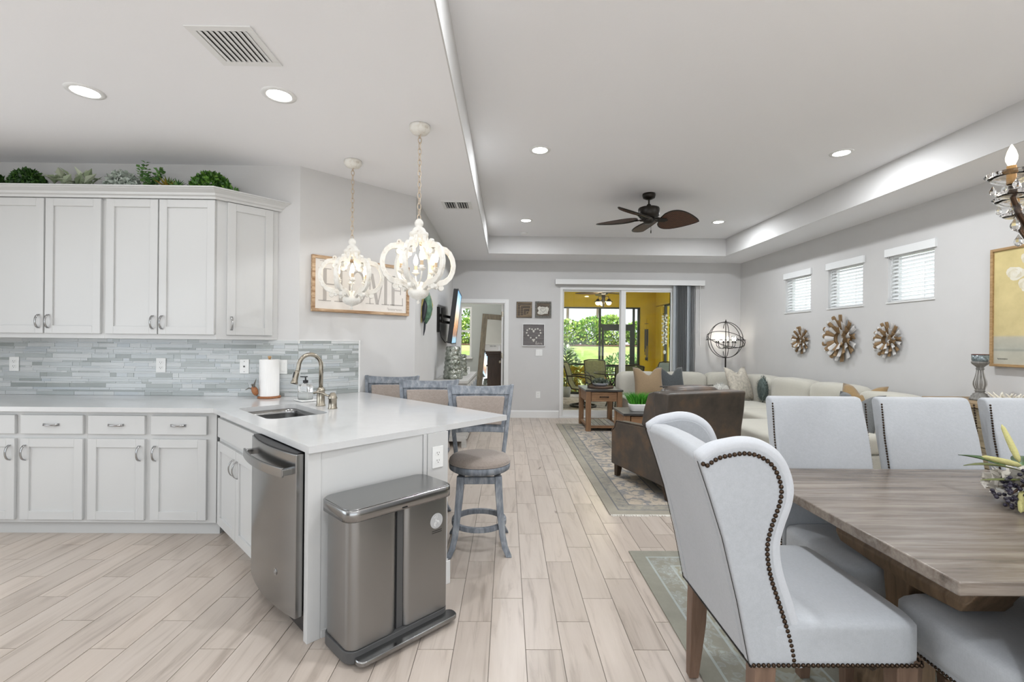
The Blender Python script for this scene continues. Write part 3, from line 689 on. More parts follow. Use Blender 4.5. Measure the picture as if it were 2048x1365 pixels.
def pendant(label, loc):
    t = thing('pendant_chandelier', label, 'chandelier', (loc[0],loc[1],CZ), .35, 'white wooden orb pendants over the peninsula')
    H = -CZ
    obj('canopy', MB().lathe([(.001,0),(.067,-.0015),(.068,-.012),(.066,-.03),(.05,-.05),(.02,-.06),(.001,-.061)],28), DW, t, smooth=True)
    mb = MB(); chain(mb, 2.150+H, -.055); obj('chain', mb, CHN, t, smooth=True)
    top = obj('top_finial', MB().lathe([(.001,2.168+H),(.012,2.165+H),(.026,2.150+H),(.030,2.137+H),(.026,2.122+H),(.020,2.115+H),(.038,2.10+H),(.046,2.088+H),(.046,2.08+H),(.060,2.074+H),(.064,2.062+H),(.060,2.048+H),(.052,2.044+H),(.052,2.03+H),(.001,2.03+H)],28), DW, t, smooth=True)
    obj('bottom_bowl', MB().lathe([(.001,1.598+H),(.008,1.602+H),(.012,1.612+H),(.006,1.622+H),(.012,1.628+H),(.045,1.640+H),(.066,1.660+H),(.070,1.680+H),(.062,1.700+H),(.045,1.708+H),(.03,1.745+H),(.001,1.748+H)],28), DW, t, smooth=True)
    ctr = [(.045,2.052),(.050,2.02),(.066,1.985),(.10,1.968),(.14,1.978),(.178,1.972),(.208,1.948),(.228,1.91),(.236,1.868),(.230,1.825),(.212,1.785),(.18,1.755),(.145,1.742),(.11,1.738),(.078,1.722),(.055,1.700)]
    th = [.014,.014,.017,.02,.02,.018,.016,.015,.015,.015,.016,.018,.020,.020,.018,.014]
    for k in range(6):
        M = T(0,0,H,k*PI/3); mb = MB(); rings = []
        for i,(r,z) in enumerate(ctr):
            a = ctr[max(i-1,0)]; b = ctr[min(i+1,len(ctr)-1)]; dx,dz = b[0]-a[0], b[1]-a[1]; l = math.hypot(dx,dz); nx,nz = dz/l,-dx/l
            hw = .0135
            rings.append([(r+nx*th[i],-hw,z+nz*th[i]),(r+nx*th[i],hw,z+nz*th[i]),(r-nx*th[i],hw,z-nz*th[i]),(r-nx*th[i],-hw,z-nz*th[i])])
        mb.loft(rings, M)
        rb = obj('rib', mb, DW, t, bevel=.003)
        for r,z,rr in ((.128,2.003,.017),(.108,1.99,.014),(.130,1.94,.020),(.098,1.945,.014),(.150,1.712,.020),(.118,1.715,.013)):
            obj('scroll', MB().lathe([(.001,-.012),(rr,-.012),(rr,.012),(.001,.012)],14,M @ T(r,0,z,0,PI/2)), DW, rb, bevel=.003)
        Mb = T(0,0,H,k*PI/3+PI/6)
        am = obj('candle_arm', MB().tube([(.03,0,1.735),(.06,0,1.745),(.095,0,1.76),(.118,0,1.785),(.12,0,1.81)],.005,8,Mb), DW, t, smooth=True)
        obj('drip_cup', MB().lathe([(.001,1.806),(.012,1.808),(.026,1.82),(.027,1.824),(.014,1.828),(.018,1.838),(.013,1.842),(.001,1.842)],16,Mb @ T(.12,0,0)), DW, am, smooth=True)
        obj('candle_sleeve', MB().lathe([(.001,1.842),(.0105,1.842),(.0105,1.872),(.001,1.872)],12,Mb @ T(.12,0,0)), flat('cream_sleeve',(.55,.42,.28),.5), am)
        obj('bulb', flame(MB(), Mb @ T(.12,0,1.872)), BULB, am, smooth=True)
    light('pendant_glow','POINT',(0,0,1.90+H),.9,(1,.85,.65),parent=t,shadow_soft_size=.06)
    return t
pendant('white wooden orb chandelier hanging above the free end of the peninsula', (-.592,3.114))
pendant('white wooden orb chandelier hanging above the sink, before the framed sign', (-1.242,3.741))
# ---- framed sign on the angled wall (local x along the wall, -y out of the wall)
t = thing('framed_sign', 'cream word sign in a rustic wooden frame on the angled wall', 'sign', AB(-3.947,2.088,1.832), PI/4)
RW = wood('rustic_oak_frame',(.25,.13,.055),(.62,.45,.29),'X',2.5,.7,contrast=(.35,.62))
obj('frame', MB().frame(-.472,.472,-.238,.238,.026,-.032,-.001), RW, t, bevel=.002)
pn = obj('board', MB().box(-.447,.447,-.018,-.002,-.213,.213), flat('cream_board',(.76,.72,.67),.7,var=.04), t)
ink = flat('grey_lettering',(.45,.42,.39),.8)
def letters(mb, segs):
    for x0,x1,z0,z1 in segs: mb.box(x0,x1,-.0195,-.0178,z0,z1)
def para(mb, p, q, w): mb.prism([(p[0]-w/2,p[1]),(p[0]+w/2,p[1]),(q[0]+w/2,q[1]),(q[0]-w/2,q[1])],.0178,.0195,Matrix.Rotation(PI/2,4,'X'))
zb, zt = -.145, .135
mb = MB(); letters(mb,[(-.375,-.345,zb,zt),(-.235,-.205,zb,zt),(-.345,-.235,-.005,.006)]+[(x-.055,x+.055,z,z+.007) for x in (-.36,-.22) for z in (zb,zt-.007)]); obj('letter_h', mb, ink, pn)
oc = [(-.06+(.085*math.cos(a)),-.005+.146*math.sin(a)) for a in [2*PI*i/40 for i in range(40)]]; ic = [(-.06+.055*math.cos(a),-.005+.134*math.sin(a)) for a in [2*PI*i/40 for i in range(40)]]
mb = MB().loft([[(p[0],-.0195,p[1]) for p in oc],[(p[0],-.0195,p[1]) for p in ic],[(p[0],-.0178,p[1]) for p in ic],[(p[0],-.0178,p[1]) for p in oc],[(p[0],-.0195,p[1]) for p in oc]],cap=False); obj('letter_o', mb, ink, pn)
mb = MB(); letters(mb,[(.055,.064,zb,zt),(.205,.235,zb,zt)]+[(x-.04,x+.04,z,z+.007) for x in (.06,.22) for z in (zb,)]+[(.03,.085,zt-.007,zt),(.19,.255,zt-.007,zt)]); para(mb,(.075,zt),(.135,zb),.03); para(mb,(.205,zt),(.14,zb),.010); obj('letter_m', mb, ink, pn)
mb = MB(); letters(mb,[(.285,.315,zb,zt),(.27,.41,zb,zb+.010),(.27,.405,zt-.010,zt),(.315,.385,-.006,.005),(.400,.408,zb,zb+.075),(.395,.403,zt-.07,zt),(.378,.385,-.04,.04)]); obj('letter_e', mb, ink, pn)
mb = MB(); letters(mb,[(-.405,-.345,.192,.197),(-.378,-.370,.158,.192),(-.392,-.356,.156,.160)]); obj('small_letter', mb, ink, pn)
pts = [(.24+.16*i/60, -.0185, -.185+.010*math.sin(i*1.25)+(.014 if i in (2,3,33,34) else 0)) for i in range(61)]
obj('signature', MB().tube(pts,.0011,4), ink, pn)
# ---- parrot wall ornament on the television wall
t = thing('parrot_ornament', 'painted parrot wall ornament with long tail', 'wall ornament', (-.926,5.08,1.70), PI/2)
PB = flat('parrot_green',(.10,.20,.13),.4,var=.5,scale=22); PY = flat('parrot_yellow',(.42,.34,.12),.4,var=.4,scale=26); PD = flat('parrot_dark',(.012,.014,.02),.45)
obj('body', MB().tube([(-.02,-.05,.18),(-.01,-.06,.10),(0,-.065,0),(.005,-.055,-.09),(.01,-.04,-.16)],[.03,.045,.052,.038,.012],14), PB, t, smooth=True)
obj('breast', MB().tube([(.01,-.075,.14),(.025,-.085,.04),(.025,-.075,-.06),(.015,-.055,-.13)],[.02,.032,.028,.008],12), PY, t, smooth=True)
hd = obj('head', MB().ball((-.03,-.06,.235),(.032,.034,.04),14,10), PB, t, smooth=True)
obj('beak', MB().tube([(.0,-.07,.245),(.025,-.075,.23),(.025,-.07,.205)],[.014,.01,.002],8), PD, hd, smooth=True)
for k,(x,y) in enumerate(((-.055,-.04),(-.04,-.02))):
    obj('wing', MB().tube([(-.02,y,.12),(x,y,.02),(x-.03,y+.005,-.09),(x-.045,y+.01,-.16)],[.014,.03,.02,.003],10), PD if k == 0 else PY, t, smooth=True)
obj('tail_feather', MB().tube([(.005,-.035,-.14),(.0,-.03,-.22),(-.01,-.022,-.29)],[.012,.011,.003],8), PD, t, smooth=True)
obj('tail_feather', MB().tube([(.015,-.035,-.14),(.025,-.03,-.19)],[.01,.003],8), PB, t, smooth=True)
# ---- ceiling register, recessed lights, smoke detector
def vent(label, x, y, w, d, n, rz=0, slant=.6, axis=0):
    t = thing('ceiling_vent', label, 'vent', (x,y,CZ), rz)
    obj('frame', MB().box(-w/2,w/2,-d/2,-d/2+.035,-.006,0).box(-w/2,w/2,d/2-.035,d/2,-.006,0).box(-w/2,-w/2+.035,-d/2+.035,d/2-.035,-.006,0).box(w/2-.035,w/2,-d/2+.035,d/2-.035,-.006,0), M_['white'], t, bevel=.001, seg=1)
    obj('backing', MB().box(-w/2+.03,w/2-.03,-d/2+.03,d/2-.03,-.0015,-.0005), M_['black'], t)
    iw = w-.07
    for i in range(n):
        x = -iw/2+iw*(i+.5)/n
        if axis and i == n//2: obj('bar', MB().box(x-.012,x+.012,-d/2+.035,d/2-.035,-.006,-.001), M_['white'], t); continue
        obj('louver', MB().box(-iw/n*.55,iw/n*.55,-d/2+.036,d/2-.036,-.001,.0005,T(x,0,-.004,0,0,slant if not axis else .9)), M_['white'], t)
    return t
vent('square white return air grille in the kitchen ceiling', -1.335,2.295,.305,.31,9,slant=.32)
vent('small white supply grille in the ceiling strip beside the tray', -.54,4.92,.305,.29,9,axis=1)
LED = emit('led_diffuser',(1,.98,.95),14)
def downlight(label, x, y, z, e, group):
    t = thing('recessed_light', label, 'ceiling light', (x,y,z), 0, group)
    obj('trim_ring', MB().loft([[(r*math.cos(2*PI*i/32),r*math.sin(2*PI*i/32),zz) for i in range(32)] for r,zz in ((.095,0),(.094,-.004),(.07,-.007),(.066,-.004),(.066,0))], cap=False), M_['white'], t, smooth=True)
    obj('diffuser', MB().lathe([(.001,-.004),(.066,-.004),(.066,-.001),(.001,-.001)],28), LED, t)
    light('recessed_glow','AREA',(0,0,-.012),e,(.925,.96,1),parent=t,shape='DISK',size=.13)
    return t
gk, gt = 'recessed lights of the kitchen ceiling', 'recessed lights of the tray ceiling'
EK, ET = 3.2, 21
downlight('recessed light above the base cabinets, away from the pendants',-2.458,2.735,CZ,EK,gk)
downlight('recessed light between the return grille and the pendants',-1.345,2.745,CZ,EK,gk)
for x,y,lb in ((-2.458,.6,'added unseen kitchen light over the aisle by the left wall'),(-1.345,.6,'added unseen kitchen light over the aisle beside the dining area'),(-1.345,-1.4,'added unseen kitchen light nearest the rear wall')): downlight(lb,x,y,CZ,EK,gk)  # kitchen lights out of view, added to brighten the room
downlight('tray ceiling recessed light nearest the peninsula pendants',.278,4.172,TZ,ET,gt)
downlight('tray ceiling recessed light beside the smoke detector',.252,6.611,TZ,ET,gt)
downlight('tray ceiling recessed light in the corner behind the fan',2.967,6.563,TZ,ET,gt)
downlight('tray ceiling recessed light nearest the window wall and the dining table',2.972,4.145,TZ,ET,gt)
for x,y,lb in ((.27,1.75,'added unseen tray ceiling light between peninsula and dining table'),(2.97,1.75,'added unseen tray ceiling light over the sideboard end of the dining table'),(.27,-.7,'added unseen tray ceiling light over the walkway to the rear'),(2.97,-.7,'added unseen tray ceiling light in the rear corner by the window wall')): downlight(lb,x,y,TZ,ET,gt)  # tray lights out of view, added for extra brightness
tag(obj('smoke_detector', MB().lathe([(.001,-.03),(.04,-.03),(.058,-.018),(.06,0),(.001,0)],24), M_['white'], loc=(.252,7.375,TZ), smooth=True), 'white round smoke detector on the tray ceiling', 'smoke detector')
# ================================================================== LIVING ROOM
def soft(mb, c, h, n=6, res=7, M=None, sag=0):
    # rounded soft block (superquadric), c centre, h half sizes
    key = {}; vs = []; fs = []
    def pt(d):
        k = tuple(round(v,5) for v in d)
        if k not in key:
            s = (abs(d[0])**n+abs(d[1])**n+abs(d[2])**n)**(-1/n)
            key[k] = len(vs); vs.append((c[0]+h[0]*d[0]*s, c[1]+h[1]*d[1]*s, c[2]+h[2]*d[2]*s))
        return key[k]
    g = [math.tan((-1+2*i/res)*PI/4) for i in range(res+1)]
    for ax in range(3):
        for sg in (-1,1):
            for i in range(res):
                for j in range(res):
                    q = []
                    for a,b in ((i,j),(i+1,j),(i+1,j+1),(i,j+1)):
                        d = [0,0,0]; d[ax] = sg; d[(ax+1)%3] = g[a]; d[(ax+2)%3] = g[b]; q.append(pt(d))
                    fs.append(tuple(q) if sg > 0 else tuple(q[::-1]))
    return mb.add(vs, fs, M)
CREAM = fabric('cream_linen', (.54,.52,.455), var=.05)
GUN = flat('nail_brass', (.055,.036,.024), .3, .9)
# ---- rugs
def rugmat(name, hx, hy, field, border, line, motif, sc):
    m, nt, bs = new(name, field, .95, 0, .1)
    tc = nt.nodes.new('ShaderNodeTexCoord'); sp = nt.nodes.new('ShaderNodeSeparateXYZ'); nt.links.new(tc.outputs['Object'], sp.inputs[0])
    def mth(op, a, b=None):
        n = nt.nodes.new('ShaderNodeMath'); n.operation = op
        for i,v in enumerate((a,b)):
            if v is None: continue
            if hasattr(v,'is_output'): nt.links.new(v, n.inputs[i])
            else: n.inputs[i].default_value = v
        return n.outputs[0]
    d = mth('MINIMUM', mth('SUBTRACT',hx,mth('ABSOLUTE',sp.outputs[0])), mth('SUBTRACT',hy,mth('ABSOLUTE',sp.outputs[1])))
    wv = noise(nt, tc.outputs['Object'], 9, 3, .6)
    vo = nt.nodes.new('ShaderNodeTexVoronoi'); vo.inputs['Scale'].default_value = sc; vo.feature = 'F1'
    mv = nt.nodes.new('ShaderNodeMix'); mv.data_type = 'VECTOR'; mv.inputs[0].default_value = .12
    nz = nt.nodes.new('ShaderNodeTexNoise'); nz.inputs['Scale'].default_value = 14; nt.links.new(tc.outputs['Object'], nz.inputs['Vector'])
    nt.links.new(tc.outputs['Object'], mv.inputs[4]); nt.links.new(nz.outputs['Color'], mv.inputs[5]); nt.links.new(mv.outputs[1], vo.inputs['Vector'])
    rings = mth('SINE', mth('MULTIPLY', vo.outputs['Distance'], 18.))
    flor = ramp(nt, rings, [(.35,(0,0,0)),(.75,(1,1,1))])
    br = nt.nodes.new('ShaderNodeTexVoronoi'); br.inputs['Scale'].default_value = sc*2.6; br.feature = 'DISTANCE_TO_EDGE'; nt.links.new(mv.outputs[1], br.inputs['Vector'])
    vein = ramp(nt, br.outputs['Distance'], [(.03,(1,1,1)),(.09,(0,0,0))])
    c = mixc(nt, mixc(nt, .8, (0,0,0), flor), field, motif)
    c = mixc(nt, mixc(nt, .4, (0,0,0), vein), c, line)
    zig = nt.nodes.new('ShaderNodeTexVoronoi'); zig.inputs['Scale'].default_value = sc*4.2; zig.feature = 'F1'; nt.links.new(mv.outputs[1], zig.inputs['Vector'])
    cb = mixc(nt, ramp(nt, zig.outputs['Distance'], [(.18,(.75,.75,.75)),(.30,(.1,.1,.1)),(.42,(.5,.5,.5)),(.55,(0,0,0))]), border, line)
    def band(a, b):
        return mth('MULTIPLY', mth('GREATER_THAN', d, a), mth('LESS_THAN', d, b))
    c = mixc(nt, band(-1,.085), c, border)
    c = mixc(nt, band(.095,.20), c, cb)
    for e in (.09,.205,.52,.60): c = mixc(nt, band(e-.006,e+.006), c, line)
    c = mixc(nt, band(.525,.595), c, border)
    fade = ramp(nt, noise(nt, tc.outputs['Object'], 3.5, 5, .7), [(.3,(.80,.80,.80)),(.7,(1.06,1.05,1.03))])
    nt.links.new(mixc(nt, 1., c, fade, 'MULTIPLY'), bs.inputs['Base Color'])
    bump(nt, bs, noise(nt, tc.outputs['Object'], 300, 2), .5, .003)
    return m
R1 = (.82,3.64,3.66,7.68)
hx, hy = (R1[1]-R1[0])/2, (R1[3]-R1[2])/2
t = thing('area_rug', 'faded beige and blue oriental rug with fringe under the leather chair', 'rug', ((R1[0]+R1[1])/2,(R1[2]+R1[3])/2,0))
obj('pile', MB().box(-hx,hx,-hy,hy,.0005,.009), rugmat('faded_oriental',hx,hy,(.54,.47,.385),(.37,.345,.29),(.20,.205,.215),(.25,.26,.275),4.2), t, bevel=.003)
q = random.Random(2); mb = MB()
for i in range(420):
    x = -hx+.01+2*(hx-.01)*i/419; L = q.uniform(.018,.035); k = q.uniform(-.012,.012)
    mb.add([(x-.004,-hy,.007),(x+.004,-hy,.007),(x+k+.003,-hy-L,.0012),(x+k-.003,-hy-L,.0012),(x,-hy,.001)],[(0,1,2,3),(0,3,4),(1,4,2),(0,4,1),(2,4,3)])
o = obj('fringe', mb, flat('rug_fringe',(.66,.63,.57),.95), t); o['kind'] = 'stuff'
R2_ = (.80,3.64,.35,3.02)
hx, hy = (R2_[1]-R2_[0])/2, (R2_[3]-R2_[2])/2
t = thing('dining_rug', 'grey green floral rug under the dining table', 'rug', ((R2_[0]+R2_[1])/2,(R2_[2]+R2_[3])/2,0))
obj('pile', MB().box(-hx,hx,-hy,hy,.0005,.009), rugmat('sage_floral',hx,hy,(.31,.30,.235),(.30,.295,.25),(.42,.45,.44),(.39,.41,.38),5.), t, bevel=.003)
RZ0 = .009
# ---- sectional sofa
t = thing('sectional_sofa', 'large cream linen corner sofa along the back and window walls', 'sofa')
BX = [(1.85,7.05),(3.05,7.05),(3.05,5.32),(2.50,5.32),(2.46,5.2),(2.50,4.50),(2.62,4.36),(4.03,4.36),(4.03,7.93),(1.85,7.93)]
obj('base', MB().prism(BX,.06,.31), CREAM, t, bevel=.03, seg=3)
for x,y in ((1.95,7.15),(1.95,7.8),(2.6,5.2),(2.6,4.5),(3.9,4.5),(3.9,7.8),(3.15,6.2)): obj('foot', MB().lathe([(.001,RZ0),(.02,RZ0),(.026,.062),(.001,.062)],10,T(x,y,0)), M_['iron'], t)
for c,h in (((2.235,7.39,.405),(.385,.355,.10)),((2.97,7.39,.405),(.355,.355,.10)),((3.42,6.63,.405),(.385,.42,.10)),((3.42,5.78,.405),(.385,.44,.10)),((3.13,4.85,.405),(.68,.50,.105)),((3.58,7.42,.405),(.26,.33,.10))):
    obj('seat_cushion', soft(MB(),c,h,7,10), CREAM, t, smooth=True)
for x0,x1 in ((1.83,2.58),(2.58,3.30),(3.30,3.98)):
    obj('back_cushion', soft(MB(),((x0+x1)/2,7.76,.66),((x1-x0)/2,.15,.215),5,10,), CREAM, t, smooth=True)
for y0,y1,zt in ((6.62,7.42,.66),(5.78,6.62,.675),(4.98,5.78,.68),(4.34,4.98,.655)):
    obj('back_cushion', soft(MB(),(3.87,(y0+y1)/2,zt),(.15,(y1-y0)/2,.225),5,10), CREAM, t, smooth=True)
obj('back_frame', MB().prism([(1.87,7.86),(3.96,7.86),(3.96,4.38),(4.03,4.38),(4.03,7.93),(1.87,7.93)],.31,.74), CREAM, t, bevel=.03, seg=3)
# ---- throw pillows
def pillow(name, label, mat, M, w=.25, hh=.25, th=.085, chop=.0, group='throw pillows on the cream corner sofa'):
    N = 12; mb = MB(); vs = []; idx = {}
    for s in (0,1):
        for i in range(N+1):
            for j in range(N+1):
                u, v = -1+2*i/N, -1+2*j/N
                edge = i in (0,N) or j in (0,N)
                if edge and s: idx[(s,i,j)] = idx[(0,i,j)]; continue
                f = math.sqrt(max(0,(1-u*u)*(1-v*v)))**.9
                x = u*w*(1-.07*(1-v*v)*abs(u)); z = v*hh*(1-.07*(1-u*u)*abs(v))
                if v > 0: z -= chop*math.exp(-(u/.35)**2)*v*v*hh
                y = (-1 if s == 0 else 1)*th*f*(1-.35*chop*math.exp(-(u/.35)**2)*max(v,0))
                idx[(s,i,j)] = len(vs); vs.append((x,y,z))
    fs = []
    for s in (0,1):
        for i in range(N):
            for j in range(N):
                qd = (idx[(s,i,j)],idx[(s,i+1,j)],idx[(s,i+1,j+1)],idx[(s,i,j+1)]); fs.append(qd if s == 0 else qd[::-1])
    mb.add(vs, fs); o = obj(name, mb, mat, smooth=True); o.matrix_world = M
    return tag(o, label, 'pillow', group)
TAN = fabric('tan_velvet',(.30,.215,.13),var=.08,bmp=.15); CHAR = fabric('charcoal_linen',(.075,.082,.085),var=.2); GREYP = fabric('mid_grey_linen',(.15,.155,.155),var=.15)
MUST = fabric('golden_tan_velvet',(.32,.215,.105),var=.1,bmp=.15)
PAT = flat('woven_beige',(.50,.46,.39),.9,var=.25,scale=30,bmp=.4)
pillow('throw_pillow','tan velvet pillow with dented top beside the end table',TAN,T(2.24,7.36,.73,0,-.32),.235,.245,.085,.55)
pillow('throw_pillow','charcoal linen pillow with dented top next to the tan pillow',CHAR,T(2.62,7.42,.74,.1,-.32),.22,.24,.08,.6)
pillow('throw_pillow','woven beige pillow with dented top in the sofa corner',PAT,T(3.50,7.00,.755,.45,-.36),.235,.26,.08,.5)
pillow('throw_pillow','dark grey pillow lying against the golden pillow behind the dining chairs',GREYP,T(3.53,4.68,.665,-1.2,-.45),.22,.22,.08,.55)
pillow('throw_pillow','golden tan pillow behind the dark grey one at the sofa end',MUST,T(3.74,4.90,.71,-1.15,-.35),.22,.235,.08,.5)
def fur(name, label, c, r, stops, M, seed):
    q = random.Random(seed); mb = MB()
    for _ in range(700):
        a = q.uniform(0,2*PI); z = q.uniform(-1,1); s = math.sqrt(1-z*z); n = Vector((s*math.cos(a),s*math.sin(a),z)); p = Vector((n.x*r[0],n.y*r[1],n.z*r[2]))
        d = (n+Vector((q.gauss(0,.35),q.gauss(0,.35),q.gauss(-.2,.35)))).normalized()*q.uniform(.035,.06); w_ = Vector((-n.y,n.x,0))*.004 if abs(n.z) < .95 else Vector((.004,0,0))
        mb.add([p-w_,p+w_,p+d],[(0,1,2)])
    t = thing(name, label, 'pillow', c, 0, 'throw pillows on the cream corner sofa'); t.matrix_world = M
    mt = leafmat(name+'_fur',stops,.9)
    obj('cover', MB().ball((0,0,0),r,16,10), mt, t, smooth=True); o = obj('fur', mb, mt, t); o['kind'] = 'stuff'
fur('fur_pillow','white and grey shaggy fur pillow before the woven beige pillow',None or (0,0,0),(.2,.07,.12),[(0,(.30,.34,.35)),(.5,(.55,.54,.50)),(1,(.72,.70,.66))],T(3.20,6.93,.63,.3,-.3),3)
fur('fur_pillow','dark green shaggy fur pillow behind the woven beige pillow',(0,0,0),(.07,.16,.17),[(0,(.05,.07,.065)),(.6,(.10,.13,.12)),(1,(.20,.24,.22))],T(3.74,6.78,.69,-.3,-.1),4)
# ---- leather armchair (local: faces -y)
m, nt, bs = new('brown_leather', (.10,.06,.035), .42)
v = coords(nt,'Object'); n1 = noise(nt, v, 4.5, 6, .65)
nt.links.new(ramp(nt, n1, [(.30,(.040,.034,.029)),(.50,(.070,.056,.045)),(.72,(.15,.09,.052))]), bs.inputs['Base Color'])
bump(nt, bs, noise(nt, v, 180, 3), .15, .002); LEA = m
t = thing('leather_armchair', 'worn brown leather armchair on the faded oriental rug', 'armchair', (1.59,4.455,RZ0), math.radians(198.8))
for s in (-1,1):
    pr = [(-.43,.125),(-.43,.44),(-.405,.475),(-.375,.49),(-.35,.545),(-.34,.565),(.30,.60),(.42,.60),(.42,.125)]
    a = obj('arm', MB().prism(pr,min(s*.29,s*.41),max(s*.29,s*.41),Matrix(((0,0,1,0),(1,0,0,0),(0,1,0,0),(0,0,0,1)))), LEA, t, bevel=.018, seg=3)
    obj('arm_piping', MB().tube([(s*.405,y,z+.003) for y,z in pr[1:8]],.006,6), LEA, a, smooth=True)
    for y,sp in ((-.38,-.02),(.37,.03)):
        obj('leg', MB().loft([[(s*.35+dx*.022,y+sp+dy*.022,0) for dx,dy in ((-1,-1),(1,-1),(1,1),(-1,1))],[(s*.35+dx*.032,y+dy*.032,.13) for dx,dy in ((-1,-1),(1,-1),(1,1),(-1,1))]]), wood('dark_leg_wood' ,(.03,.018,.01),(.07,.04,.02),'Z'), t, bevel=.004)
obj('seat_base', MB().box(-.29,.29,-.42,.40,.125,.33), LEA, t, bevel=.01)
obj('seat_cushion', soft(MB(),(0,-.08,.405),(.285,.34,.085),7,10), LEA, t, smooth=True)
rings = []
for z,y0,y1,hw in ((.13,.30,.425,.405),(.45,.30,.43,.41),(.60,.295,.435,.415),(.75,.285,.45,.425),(.88,.275,.465,.422),(.925,.275,.472,.424)):
    rings.append([(-hw,y0,z),(hw,y0,z),(hw,y1,z),(-hw,y1,z)])
obj('back', MB().loft(rings), LEA, t, bevel=.02, seg=3)
for s in (-1,1):
    obj('back_wing', MB().prism([(.10,.60),(.30,.60),(.285,.925),(.20,.90),(.14,.76)],min(s*.33,s*.425),max(s*.33,s*.425),Matrix(((0,0,1,0),(1,0,0,0),(0,1,0,0),(0,0,0,1)))), LEA, t, bevel=.015, seg=3)
bc = obj('back_cushion', soft(MB(),(0,.19,.72),(.31,.11,.255),5,10,T(0,0,0,0,-.06)), LEA, t, smooth=True)
obj('cushion_piping', MB().tube([(.27*math.cos(a)*1.1,.20+.0,.955-.0*abs(math.cos(a))) for a in (PI,2.6,2.2,1.57,.94,.54,0)],.005,6), LEA, bc, smooth=True)
# ---- tables with dark tops
RUST = wood('rustic_pine',(.13,.062,.028),(.32,.18,.09),'Z',1.6,.6,contrast=(.3,.7)); RUSTX = wood('rustic_pine_horizontal',(.14,.068,.03),(.34,.19,.095),'X',1.6,.6)
SLATE = flat('dark_slate_top',(.055,.052,.05),.28,var=.2,scale=12); GSLAT = wood('weathered_slat',(.30,.28,.25),(.52,.50,.46),'Y',2,.6)
t = thing('end_table', 'rustic pine end table with drawer and slatted shelf by the sliding door', 'table', (1.472,7.38,RZ0))
obj('top', MB().box(-.285,.285,-.375,.375,.600,.629), SLATE, t, bevel=.003)
for x in (-.235,.235):
    for y in (-.33,.33): obj('leg', MB().box(x-.037,x+.037,y-.037,y+.037,0,.6), RUST, t, bevel=.004)
obj('apron', MB().box(-.2,.2,.32,.35,.44,.6).box(-.255,-.235,-.295,.295,.44,.6).box(.235,.255,-.295,.295,.44,.6), RUSTX, t)
dr = obj('drawer', MB().box(-.192,.192,-.358,-.30,.452,.588), RUSTX, t, bevel=.004)
obj('handle', MB().tube([(-.06,-.357,.52),(-.06,-.378,.522),(0,-.382,.524),(.06,-.378,.522),(.06,-.357,.52)],.006,8).ball((-.06,-.362,.52),.011,8,6).ball((.06,-.362,.52),.011,8,6), M_['iron'], dr, smooth=True)
obj('shelf_frame', MB().box(-.2,.2,-.355,-.315,.05,.085).box(-.2,.2,.315,.355,.05,.085).box(-.255,-.215,-.3,.3,.05,.085).box(.215,.255,-.3,.3,.05,.085), RUSTX, t, bevel=.003)
for i in range(5):
    x = -.172+.086*i; obj('slat', MB().box(x-.039,x+.039,-.312,.312,.062,.082), GSLAT, t, bevel=.002)
t = thing('coffee_table', 'rustic pine coffee table with dark top behind the leather chair', 'table', (2.02,6.01,RZ0))
obj('top', MB().box(-.58,.58,-.285,.285,.444,.471), SLATE, t, bevel=.003)
for x in (-.53,.53):
    for y in (-.235,.235): obj('leg', MB().box(x-.037,x+.037,y-.037,y+.037,0,.444), RUST, t, bevel=.004)
obj('apron', MB().box(-.49,.49,.21,.23,.30,.444).box(-.555,-.53,-.195,.195,.30,.444).box(.53,.555,-.195,.195,.30,.444), RUSTX, t)
for x in (-.245,.245):
    dr = obj('drawer', MB().box(x-.235,x+.235,-.262,-.21,.312,.432), RUSTX, t, bevel=.004); obj('handle', MB().tube([(x-.06,-.262,.37),(x-.06,-.282,.372),(x+.06,-.282,.372),(x+.06,-.262,.37)],.006,8), M_['iron'], dr)
for i in range(9):
    x = -.44+.11*i; obj('slat', MB().box(x-.05,x+.05,-.2,.2,.062,.082), GSLAT, t, bevel=.002)
obj('shelf_frame', MB().box(-.49,.49,-.26,-.2,.05,.085).box(-.49,.49,.2,.26,.05,.085), RUSTX, t)
# tray with bowl of succulents on the end table
t = thing('round_tray', 'round dark wooden tray with iron handles on the end table', 'tray', (1.48,7.36,.638))
obj('board', MB().lathe([(.001,0),(.20,0),(.205,.01),(.205,.032),(.19,.034),(.188,.022),(.001,.022)],32), wood('dark_tray_wood',(.05,.03,.018),(.12,.07,.04),'X'), t, smooth=True)
for s in (-1,1): obj('handle', MB().tube([(s*.19,-.07,.02),(s*.215,-.07,.085),(s*.222,0,.09),(s*.215,.07,.085),(s*.19,.07,.02)],.006,8), M_['iron'], t, smooth=True)
t = thing('succulent_bowl', 'grey bowl of mixed succulents standing on the round tray', 'plant bowl', (1.48,7.36,.661))
obj('bowl', MB().lathe([(.001,0),(.07,0),(.115,.02),(.13,.05),(.125,.052),(.11,.03),(.001,.022)],28), flat('grey_ceramic',(.30,.30,.32),.35), t, smooth=True)
mb = MB(); shrub(mb,(0,0,.045),(.14,.12,.075),240,.05,.014,21,out=.7); obj('foliage', mb, leafmat('grey_succulents',[(0,(.05,.07,.05)),(.5,(.12,.15,.12)),(1,(.26,.28,.20))]), t)
mb = MB()
for k in range(12): leaf(mb,(.10+.01*math.cos(k*2.1),.02,.10),(math.cos(k*2.1)*.5,math.sin(k*2.1)*.5,.8),.06,.012,0)
obj('flower', mb, leafmat('rust_flower',[(0,(.30,.10,.03)),(1,(.45,.22,.06))]), t)
